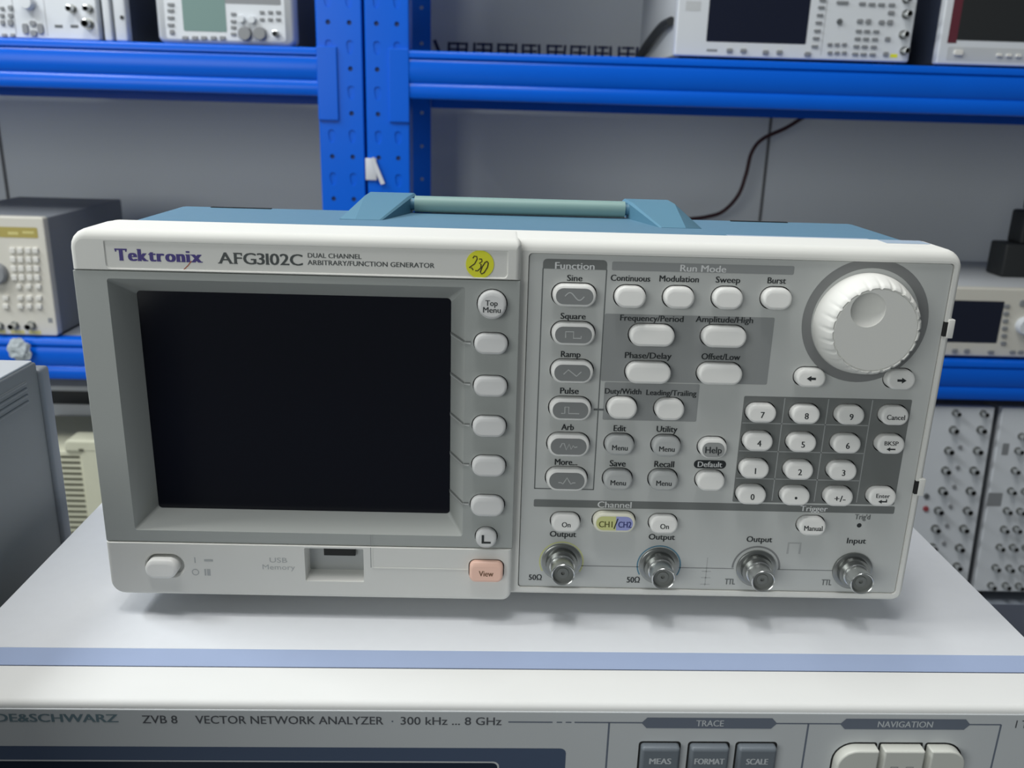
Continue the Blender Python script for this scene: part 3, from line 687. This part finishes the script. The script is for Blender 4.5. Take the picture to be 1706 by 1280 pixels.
# ================================================================== the network analyzer underneath
def analyzer():
    g = thing('network_analyzer', 'wide pale grey network analyzer lying under the ivory and teal generator', 'network analyzer', 0, 150, -250)
    def body(bm): slab(bm, -214, 214, -238, -10, 3, 32.0, 420, .3)
    def top(bm): box(bm, -214.5, 214.5, -21, 415, -238, -10, 0, 1.0)
    simple('case', g, 'vna_top', top, 'pale grey metal cover')
    def strip(bm):
        vs_ = [(-215, -20.5, -10.2), (215, -20.5, -10.2), (215, -30.6, -11.0), (-215, -30.6, -11.0)]
        a = [bm.verts.new(p) for p in vs_]; b = [bm.verts.new((p[0], p[1], -236)) for p in vs_]
        bridge(bm, a, b); cap(bm, a); cap(bm, b)
    simple('front_rail', g, 'vna_strip', strip, 'blue grey rail between cover and front')
    def gap(bm): box(bm, -213.5, 213.5, -32.4, -30.5, -236, -13.0)
    simple('rail_gap', g, 'dark_hole', gap)
    YF = -52.9
    def bez(bm): slab(bm, -217, 217, -240, -10.2, (3, 3, .5, .5), YF + .1, -32.3, 2.6, (1, 1, 1, 1), mi=0, n=4, steps=6)
    simple('front_bezel', g, 'vna_white', bez, 'white front bezel', angle=50)
    def face(bm):
        fr = rr(-208, 19.5, -190, -28.6, 2.5, 4); ins = rr(-206.5, 18.0, -188.5, -29.6, 2.0, 4)
        slab(bm, -214.5, 214.5, -236, -13.0, 1.5, YF - .25, YF + 3, .4, n=4, steps=3)
    simple('front_panel', g, 'vna_face', face, 'grey front panel')
    def dframe(bm):
        fr = rr(-207.5, 19.0, -189.5, -29.0, 2.2, 4); q = rr(-190, -5.5, -170, -35.0, 2.2, 4); q2 = rr(-189.4, -6.1, -169.4, -35.6, 2.0, 4)
        a, b, c = ring(bm, fr, YF - .30), ring(bm, q, YF - .30), ring(bm, q2, YF - .32)
        fill(bm, [a, b], 0); bridge(bm, b, c, 1)
    printed('display_frame', g, ['vna_frame', 'vna_face'], dframe, 'dark blue display frame')
    printed('screen', g, 'vna_screen', lambda bm: flat(bm, rr(-189.4, -6.1, -169.4, -35.6, 2, 4), YF - .31))
    yp = YF - .30
    def gfx(bm):
        zl = -17.5
        stroke(bm, [(-2.6, zl), (13.5, zl)], .55, yp); stroke(bm, [(15, zl), (17, zl)], .5, yp); stroke(bm, [(18.3, zl), (20.4, zl)], .5, yp); stroke(bm, [(21.5, zl), (179.8, zl)], .55, yp)
        for x in (34.2, 107.7, 179.8): stroke(bm, [(x, zl), (x, -120)], .7, yp)
        for cx, w in ((71.0, 50.0), (143.8, 48.7)):
            h = 4.6; flat(bm, [(cx - w / 2, zl), (cx - w / 2 + 2, zl - h / 2), (cx + w / 2 - 2, zl - h / 2), (cx + w / 2, zl), (cx + w / 2 - 2, zl + h / 2), (cx - w / 2 + 2, zl + h / 2)], yp - .05)
        flat(bm, circ(-44.5, -17.5, .35, 10), yp)
    printed('panel_graphics', g, 'vna_print', gfx)
    for i, (s, x, z, w, h) in enumerate(VNA_TEXT): printed('printed_word', g, 'vna_text' if i else 'vna_brand', lambda bm: text(bm, s, x if i else -170.6, -17.2 if i else -16.8, w if i else 57, 3.3, yp - .05, 0, .03 if i else .12))
    for s, x, z, w, h in VNA_LIGHT: printed('printed_word', g, 'vna_text_light', lambda bm: text(bm, s, x, -17.5, w, 2.6, yp - .12, 0, .04))
    for s, x in (('MEAS', 53.5), ('FORMAT', 71.7), ('SCALE', 89.4)):
        bm = new(); slab(bm, x - 7.1, x + 7.1, -39.5, -26.3, 1.2, YF - 3.2, YF - .2, 1.0, (1, 1, 1, 1.4), n=4, steps=4)
        k = obj('trace_key', bm, 'vna_key', g, angle=50)
        printed('legend', k, 'vna_text_light', lambda bm: text(bm, s, x, -32.0, {'MEAS': 8.2, 'FORMAT': 11.2, 'SCALE': 8.2}[s], 2.5, YF - 3.26, 0, .12))
        simple('key_gap', k, 'dark_hole', lambda bm: flat(bm, rr(x - 7.8, x + 7.8, -40.2, -25.6, 1.4, 4), YF - .28))
    for i, (x0, x1, r) in enumerate(((118.9, 134.0, (.6, .6, .6, 11)), (136.0, 151.2, .6), (153.5, 166.9, (.6, .6, 11, .6)))):
        bm = new(); slab(bm, x0, x1, -41.0, -26.3, r, YF - 4.4, YF - .2, .7, n=8, steps=4)
        k = obj('navigation_key', bm, 'vna_nav', g, angle=50)
        rg = [q + .5 for q in r] if isinstance(r, tuple) else r
        simple('key_gap', k, 'dark_hole', lambda bm: flat(bm, rr(x0 - .7, x1 + .7, -41.6, -25.6, rg, 6), YF - .28))
        def mk_(bm):
            if i == 2: text(bm, 'FIELD', x0 + 6.6, -34.6, 7.6, 2.1, YF - 4.46)
            elif i == 1:
                for c in (x0 + 4.4, x0 + 10.2): stroke(bm, [(c - 1.3, -35.6), (c + 1.3, -35.6), (c + 1.3, -33.2), (c - 1.3, -33.2), (c - 1.3, -35.6)], .45, YF - 4.46)
            else: stroke(bm, [(x0 + 6, -35.2), (x1 - 2.6, -35.2)], .5, YF - 4.46)
        printed('legend', k, 'print_mid_grey', mk_)
    for x in (-180, 180):
        for y in (0, 330): simple('foot', g, 'rubber', lambda bm: box(bm, x - 15, x + 15, y - 12, y + 12, -250, -237.5, 0, 2))
    g.rotation_euler.z = .015
    # keep the front's centre where it is while the case turns about its own base point
    o = Vector((0, 150)); rot_ = Matrix.Rotation(.015, 2) @ (-o) + o
    g.location.x -= rot_.x * S; g.location.y -= rot_.y * S
analyzer()

# ================================================================== grey instrument standing beside the analyzer
def side_unit():
    g = thing('grey_instrument', 'tall dark grey instrument cropped by the frame beside the pale analyzer', 'instrument', -360, -60, -250)
    x0, x1, y0, y1, zt = -480, -235, -260, 97, 69.5
    def case(bm):
        slab_pts = None
        box(bm, x0, x1, y0, y1, -240, zt, 0, 1.2)
        for k in range(4):
            z = zt - 7 - k * 3.2
            tube(bm, [(x1 - .3, y0 + 4, z), (x1 - .3, y1 - 12, z)], .9, 8, 0)
    simple('case', g, 'case_grey', case)
    def lid(bm): box(bm, x0 + 1, x1 - 1.2, y0 + 1, y1 - 1.5, zt - .3, zt + 1.0, 0, .5)
    simple('top_cover', g, 'case_light', lid, 'pale top cover')
    def rear(bm): box(bm, x0 + 6, x1 + 1.5, y1 - .2, y1 + 9, -236, zt - 4, 0, 2)
    simple('rear_bumper', g, 'instr_side', rear)
    for x in (-450, -265):
        for y in (-230, 70): simple('foot', g, 'rubber', lambda bm: box(bm, x - 14, x + 14, y - 14, y + 14, -250, -239.8, 0, 2))
side_unit()

# ================================================================== blue storage racks
YR, YB = 1250, 1722
TOPS = (760, 280, -236, -743)
def beam_profile(zt, y=YR):
    p = [(y + 22, zt), (y - 1, zt), (y - 3, zt - 2), (y - 3, zt - 11), (y + 1, zt - 13)]
    p += [(y - 3.2 + 3.0 * ((k - 4) / 4.0) ** 2, zt - 14 - k * 4.5) for k in range(9)]
    p += [(y + 1.2, zt - 52), (y - 1.2, zt - 54), (y - 1.8, zt - 64), (y - 1.6, zt - 73), (y + .4, zt - 76.5), (y + 30, zt - 77), (y + 30, zt)]
    return p
def extrude_x(bm, prof, x0, x1, mi=0):
    a = [bm.verts.new((x0, y, z)) for y, z in prof]; b = [bm.verts.new((x1, y, z)) for y, z in prof]
    bridge(bm, a, b, mi)
    for l in (a, b): fill(bm, [l], mi, (1, 0, 0))
def post(parent, x0, x1, y, front=True):
    w = x1 - x0
    def f(bm):
        hs = []
        z = -400
        while z < 440:
            for cx in (x0 + w * .27, x1 - w * .27):
                l = circ(cx, z, 4.0, 12); hs.append((l, [(l, y + 2.5, 1)], None if not front else 1))
                t = [(cx + 8.5 * math.cos(a) * (.62 + .38 * max(0, math.sin(a))), z + 34 + 11 * math.sin(a)) for a in [2 * math.pi * k / 14 for k in range(14)]]
                if front: hs.append((t, [([(p[0] * .9 + cx * .1, p[1] * .94 + (z + 34) * .06) for p in t], y + 1.6, 0)], 0))
            z += 72
        if front:
            slab(bm, x0, x1, -1010, 860, 1.5, y, y + 55, 2.0, (1, 1, .1, .1), hs, 0, 3, 3)
        else:                                                       # thin rear upright, holes punched right through
            a = ring(bm, rr(x0, x1, -1010, 860, .5, 2), y); b = ring(bm, rr(x0, x1, -1010, 860, .5, 2), y + 2.5); bridge(bm, a, b, 0)
            la, lb = [a], [b]
            for l, _, _ in hs:
                p, q = ring(bm, l, y), ring(bm, l, y + 2.5); bridge(bm, p, q, 0); la.append(p); lb.append(q)
            fill(bm, la, 0); fill(bm, lb, 0)
    return simple('post', parent, ['rack_blue', 'rack_dark'], f, angle=40)
def rack(label, xa, xb, cx):
    g = thing('storage_rack', label, 'rack', cx, 1480, -1010, 'blue storage racks')
    for x0, x1 in (xa, xb):
        post(g, x0, x1, YR); post(g, x0, x1, YB, False)
    bx0, bx1 = xa[1], xb[0]
    for zt in TOPS:
        def bm_f(bm): extrude_x(bm, beam_profile(zt), bx0 + .3, bx1 - .3)
        if zt > -700:
            b = simple('beam', g, 'rack_blue', bm_f, angle=50)
            for (x0, x1) in ((xa[1] - 34, xa[1]), (xb[0], xb[0] + 34)):
                simple('beam_bracket', b, 'rack_blue', lambda bm: slab(bm, x0, x1, zt - 116, zt + 2, 1, YR - 4, YR - .3, 1.2))
        def sh(bm): box(bm, xa[0] + 6, xb[1] - 6, YR + (31 if zt > -700 else -14), YB - 2, zt - 16, zt - .4, 0, .8)
        simple('shelf_board', g, 'shelf_steel', sh)
        def rb(bm): box(bm, bx0 + .3, bx1 - .3, YB + 6, YB + 24, zt - 93, zt - 17)
        simple('rear_beam', g, 'rack_blue', rb)
    return g
rack('blue steel rack on the left, its glossy beam catching the lamp light', (-2080, -2002), (-321, -244.5), -1150)
rack('blue steel rack on the right, its upper beam below the wide white analyzer', (-240, -166.5), (1560, 1634), 700)
def clip_tag():
    t = thing('plastic_tag', 'small white plastic clip wedged in the gap between the blue posts', 'tag', -226, 1246, 58)
    simple('strip', t, 'white_plastic', lambda bm: stroke3(bm, (-231, 104), (-213, 60), 7, 1243, 1247))
    simple('flap', t, 'white_plastic', lambda bm: box(bm, -243, -224, 1246.2, 1248.6, 66, 103, 0, .6))
def stroke3(bm, a, b, w, y0, y1):
    dx, dz = b[0] - a[0], b[1] - a[1]; l = math.hypot(dx, dz); nx, nz = -dz / l * w / 2, dx / l * w / 2
    lp = [(a[0] + nx, a[1] + nz), (a[0] - nx, a[1] - nz), (b[0] - nx, b[1] - nz), (b[0] + nx, b[1] + nz)]
    p, q = ring(bm, lp, y0), ring(bm, lp, y1); bridge(bm, p, q); cap(bm, p); cap(bm, q)
clip_tag()
def cable():
    bm = new(); tube(bm, smooth_path([(900, 1780, 236), (800, 1788, 222)] + CABLE + [(330, 1780, -120), (280, 1760, -212), (240, 1700, -229)], 6), 4.6, 10)
    tag(obj('power_cable', bm, 'cable_red', origin=(550, 1790, -232)), 'thin dark red cable hanging in front of the wall under the right upper beam', 'cable')
cable()
def scrap():
    bm = new(); bmesh.ops.create_icosphere(bm, subdivisions=3, radius=1)
    rnd = random.Random(5)
    for v in bm.verts:
        k = 1 + rnd.uniform(-.28, .28); v.co = Vector((-879 + v.co.x * 19 * k, 1236 + v.co.y * 6 * k, -254 + v.co.z * 20 * k))
    tag(obj('plastic_wrap', bm, 'clear_scrap', origin=(-879, 1236, -274), angle=10), 'crumpled pale plastic wrap clinging to the lower left blue beam', 'plastic wrap')
scrap()

# ================================================================== instruments on the shelves
YI = 1262
def inst(name, label, x0, x1, z0, z1, depth, case, front, lip=9):
    g = thing(name, label, 'instrument', (x0 + x1) / 2, YI + depth / 2, z0)
    simple('case', g, case, lambda bm: box(bm, x0 + 2, x1 - 2, YI + 14, YI + depth, z0 + 1, z1 - 2, 0, 2))
    simple('front_panel', g, front, lambda bm: slab(bm, x0, x1, z0, z1, lip, YI, YI + 16, 2.5, n=4, steps=4), angle=50)
    return g
def keys(g, lst, mats, name='button', p=3, r=None):
    for x, z, w, h in lst:
        simple(name, g, mats, lambda bm: slab(bm, x - w / 2, x + w / 2, z - h / 2, z + h / 2, min(w, h) * .3 if r is None else r, YI - p, YI + .5, min(1.0, h * .2), n=3, steps=2))
def pane(g, rect, m, name='screen', y=None, r=2):
    y = YI - .4 if y is None else y
    x0, x1, z0, z1 = rect
    return printed(name, g, m, lambda bm: flat(bm, rr(x0, x1, z0, z1, r, 3), y))
def dial(g, x, z, d, m, name='knob', p=14):
    def f(bm):
        r = d / 2; e = lathe(bm, x, z, [(r, YI + .3), (r, YI - p * .8), (r * .88, YI - p), (r * .5, YI - p)], 24); cap(bm, e)
    simple(name, g, m, f)
def socket(g, x, z, d, name='socket', y=YI, p=16):
    def f(bm):
        r = d / 2
        e = lathe(bm, x, z, [(r, y + .3), (r, y - 2), (r * .72, y - 2.2), (r * .72, y - p), (r * .58, y - p - .5), (r * .55, y - 5)], 18, mis=[1, 1, 0, 0, 2]); cap(bm, e, 2)
    return simple(name, g, ['chrome', 'nickel_dark', 'dark_hole'], f)

# upper shelf, left bay
g = inst('spectrum_analyzer', 'pale instrument with arrow pad and coaxial sockets at the left end of the upper shelf', -990, -685, 281, 440, 380, 'instr_side', 'instr_white', 3)
keys(g, UL_BUTTONS, 'instr_key_mid'); keys(g, UL_DPAD, 'instr_key_mid', 'arrow_key', 3, 4)
dial(g, *UL_KNOB[0][:3], 'instr_white')
for b in UL_BNC: socket(g, b[0], b[1], b[2])
for b in UL_MARKS: pane(g, (b[0] - b[2] / 2, b[0] + b[2] / 2, b[1] - b[3] / 2, b[1] + b[3] / 2), 'instr_key_dark', 'label_mark', YI - .2, .5)
printed('panel_lines', g, 'instr_key_mid', lambda bm: [stroke(bm, [(x, 286), (x, 430)], 1.0, YI - .1) for x in (-822, -770)])
g = thing('instrument_chassis', 'narrow white metal chassis edge squeezed between two instruments on the upper shelf', 'instrument', -654, 1400, 280)
simple('side_plate', g, 'instr_white', lambda bm: box(bm, -673, -661, 1256, 1300, 281, 440, 0, 2)); simple('side_plate', g, 'instr_white', lambda bm: box(bm, -657, -637, 1260, 1282, 281, 440, 0, 3))
simple('case', g, 'case_dark', lambda bm: box(bm, -672, -638, 1276, 1600, 281, 436, 0, 1)); simple('screw', g, 'case_black', lambda bm: lathe(bm, -643, 318, [(3.2, 1260.4), (3.2, 1258.5), (.1, 1258.4)], 12))
g = thing('bench_multimeter', 'pale bench meter with grey-green display and rounded bumper on the upper shelf', 'instrument', -471, 1400, 280)
def bumper(bm):
    a = rr(-583, -360, 280.5, 420, 10, 6)
    def bow(l): return [(x - (6 * (1 - ((z - 350) / 70) ** 2) if x < -480 else -4 * (1 - ((z - 350) / 70) ** 2)), z) for x, z in l]
    r0, r1, r2 = ring(bm, bow(rr(-578, -365, 285, 416, 8, 6)), YI - 6), ring(bm, bow(a), YI - 1), ring(bm, bow(a), YI + 30)
    bridge(bm, r0, r1); bridge(bm, r1, r2); cap(bm, r0); cap(bm, r2)
simple('bumper', g, 'case_light', bumper, angle=50)
simple('case', g, 'case_dark', lambda bm: box(bm, -576, -368, YI + 28, YI + 300, 284, 416, 0, 3))
_YI = YI; YI = 1255.8
simple('face_plate', g, 'instr_white', lambda bm: slab(bm, -571, -372, 286.5, 412, 5, YI, YI + 5, 1, n=4))
pane(g, (-470, -378, 344, 410), 'instr_key_mid', 'brand_band', YI - .2)
pane(g, LCR_SCREEN, 'lcd_green'); keys(g, LCR_BUTTONS, 'instr_key_mid', p=2.5)
for x, z, w, h in LCR_KNOBS: dial(g, x, z, w, 'instr_key_mid' if w > 15 else 'instr_white', p=10)
for b in LCR_BNC: socket(g, b[0], b[1], b[2])
YI = _YI
# upper shelf, right bay
g = inst('vector_analyzer', 'wide white analyzer with dark display standing on the right upper shelf', 281, 681, 285, 470, 420, 'case_light', 'instr_white', 4)
pane(g, UR_SCREEN, 'screen_navy'); keys(g, UR_BUTTONS, 'instr_key_mid'); dial(g, *UR_KNOB[0][:3], 'instr_key_dark', p=4)
for b in UR_BNC: socket(g, b[0], b[1], b[2])
for b, m_ in zip(UR_MARK, ('sticker_yellow', 'instr_key_mid', 'case_light')): pane(g, (b[0] - b[2] / 2, b[0] + b[2] / 2, b[1] - b[3] / 2, b[1] + b[3] / 2), m_, 'label_mark', YI - .3, .8)
printed('panel_lines', g, 'instr_key_mid', lambda bm: [stroke(bm, [(530, 292), (530, 460)], .8, YI - .1)])
def strap(bm): tube(bm, smooth_path([(278, 1300, 342), (274, 1360, 339), (272, 1450, 326), (274, 1560, 312), (279, 1640, 305)], 5), 8, 8)
simple('carrying_strap', g, 'case_black', strap)
for x in (310, 650):
    for y in (1290, 1660): simple('foot', g, 'rubber', lambda bm: box(bm, x - 14, x + 14, y - 12, y + 12, 280.2, 286.5))
g = inst('display_instrument', 'white instrument with maroon edged black screen, cropped at the right end of the upper shelf', 729, 1150, 284, 470, 400, 'case_dark', 'instr_white', 4)
pane(g, FR_SCREEN[:1] + (1090,) + FR_SCREEN[2:], 'case_black'); pane(g, (742, 757.5, 318, 400), 'maroon', 'maroon_strip', YI - .5, .5)
pane(g, (745, 1130, 290, 312), 'case_light', 'lower_band', YI - .2)
keys(g, FR_BUTTONS, 'instr_key_light', p=4)
for x in (760, 1120):
    for y in (1290, 1640): simple('foot', g, 'rubber', lambda bm: box(bm, x - 14, x + 14, y - 12, y + 12, 280.2, 286))
# lower shelf
g = inst('keypad_generator', 'cream instrument with amber display and square keypad on the left lower shelf', -1040, -819, -233, -16, 340, 'instr_side', 'instr_cream', 5)
pane(g, (-1000,) + LG_DISPLAY[1:], 'lcd_amber', 'display'); printed('display_digits', g, 'lcd_amber_text', lambda bm: [stroke(bm, [(-884, -45), (-866, -45)], 5, YI - .6), stroke(bm, [(-858, -43), (-838, -43)], 4, YI - .6)])
keys(g, LG_KEYS, 'instr_key_light', 'keypad_button', 5, 1.2)
dial(g, LG_KNOB[0][0], LG_KNOB[0][1], 38, 'instr_key_mid')
for b in LG_BNC: socket(g, b[0], b[1], b[2])
pane(g, (-829.8 - 4, -829.8 + 4, -208, -199), 'instr_key_mid', 'label_mark', YI - .2, .5)
printed('panel_bands', g, 'lcd_amber_text', lambda bm: [stroke(bm, [(a, -227), (b, -227)], 7, YI - .2) for a, b in ((-950, -915), (-905, -880), (-872, -850))])
for x in (-1020, -845):
    for y in (1285, 1570): simple('foot', g, 'rubber', lambda bm: box(bm, x - 12, x + 12, y - 10, y + 10, -235.7, -231.5))
g = inst('small_analyzer', 'cream instrument with dark screen and round knob on the right lower shelf', 800, 1130, -230, -100, 330, 'case_light', 'instr_cream', 4)
pane(g, RI_SCREEN, 'screen_navy'); keys(g, RI_KEYS, 'instr_key_mid'); dial(g, *RI_KNOB[0][:3], 'instr_white')
for x in (830, 1100):
    for y in (1290, 1560): simple('foot', g, 'rubber', lambda bm: box(bm, x - 14, x + 14, y - 12, y + 12, -235.7, -229))
g = thing('black_device', 'black stepped device lying on the cream instrument with round knob', 'device', 1030, 1440, -102)
simple('body', g, 'case_black', lambda bm: box(bm, 990, 1180, 1395, 1455, -101.5, -36, 0, 4)); simple('upper_block', g, 'case_black', lambda bm: box(bm, 1018, 1150, 1400, 1450, -36.5, 28, 0, 5)); simple('top_block', g, 'case_black', lambda bm: box(bm, 1036, 1120, 1405, 1448, 27.5, 80, 0, 5))
# bottom shelf
def switch_unit(name, label, x0, x1, build):
    g = thing(name, label, 'instrument', (x0 + x1) / 2, 1237, -716)
    global YI
    k = YI; YI = 1237
    simple('case', g, 'instr_side', lambda bm: box(bm, x0 + 2, x1 - 2, 1250, 1600, -714, -333, 0, 2))
    for x in (x0 + 25, x1 - 25): simple('tilt_foot', g, 'rubber', lambda bm: box(bm, x - 9, x + 9, 1262, 1276, -738.5, -713))
    simple('front_panel', g, 'instr_white', lambda bm: slab(bm, x0, x1, -715.5, -331, 2, 1237, 1251, 1.5))
    build(g); YI = k
    g.rotation_euler.x = -math.atan(.075); return g
def b1(g):
    for x, z, d in M1_BNC + [(878, -343, 14), (932, -343, 14)]: socket(g, x, z, d * .95, y=1237)
    for x, z, d in M1_DOT: simple('indicator', g, 'instr_key_mid', lambda bm: lathe(bm, x, z, [(d / 2, 1237.2), (d / 2, 1234), (.1, 1233.6)], 10))
    for (x, z, d), m_ in zip(M1_LED, ('instr_key_dark', 'led_red')): simple('lamp', g, m_, lambda bm: lathe(bm, x, z, [(d / 2, 1237.2), (d / 2, 1234), (.1, 1233.6)], 12))
def b2(g):
    for x, z, d in M2_BNC: socket(g, x, z, d * 1.05, y=1237)
    for (x, z, d), h in zip(M2_DARK, (24, 28)): pane(g, (x - d / 2, x + d / 2, z - h / 2, z + h / 2), 'instr_key_mid', 'label_mark', 1236.7)
switch_unit('switch_matrix', 'pale upright panel with two columns of coaxial sockets on the bottom shelf', 800, 954, b1)
switch_unit('switch_matrix', 'pale upright panel with closely packed silver sockets at the right end of the bottom shelf', 970, 1150, b2)
def vented():
    g = thing('vented_unit', 'beige plastic unit with slotted vents and rounded corner grip on the bottom shelf', 'instrument', -860, 1330, -743)
    simple('case', g, 'beige_vent', lambda bm: box(bm, -960, -765, 1262, 1460, -742.5, -462, 0, 3))
    simple('corner_grip', g, 'beige_vent', lambda bm: slab(bm, -834, -735, -462, -437, (4, 4, 18, 14), 1256, 1300, 5, n=6))
    simple('side_frame', g, 'beige_vent', lambda bm: slab(bm, -804, -735, -742, -458, 3, 1257, 1300, 3))
    simple('grip_hole', g, 'vent_shadow', lambda bm: box(bm, -806, -797, 1254.6, 1257, -460, -454, 0, .6))
    for k in range(19):
        z = -474 - k * 11.6
        simple('vent_slot', g, 'vent_shadow', lambda bm: box(bm, -846, -809, 1261.2, 1264, z - 2.6, z + 2.6)); simple('vent_slot', g, 'vent_shadow', lambda bm: box(bm, -892, -856, 1261.2, 1264, z - 2.6, z + 2.6))
vented()
g = thing('stacked_case', 'low grey instrument case lying behind the beige vented unit on the bottom shelf', 'instrument', -850, 1560, -743)
simple('case', g, 'case_light', lambda bm: box(bm, -1000, -640, 1480, 1690, -742.5, -443, 0, 3))
simple('gap_shade', g, 'case_black', lambda bm: box(bm, -1000, -640, 1476, 1690, -443, -408, 0, 3)); simple('lid_edge', g, 'case_light', lambda bm: box(bm, -1004, -636, 1462, 1690, -408, -397, 0, 2))  # black box stands in for the shade in the gap below the lid edge
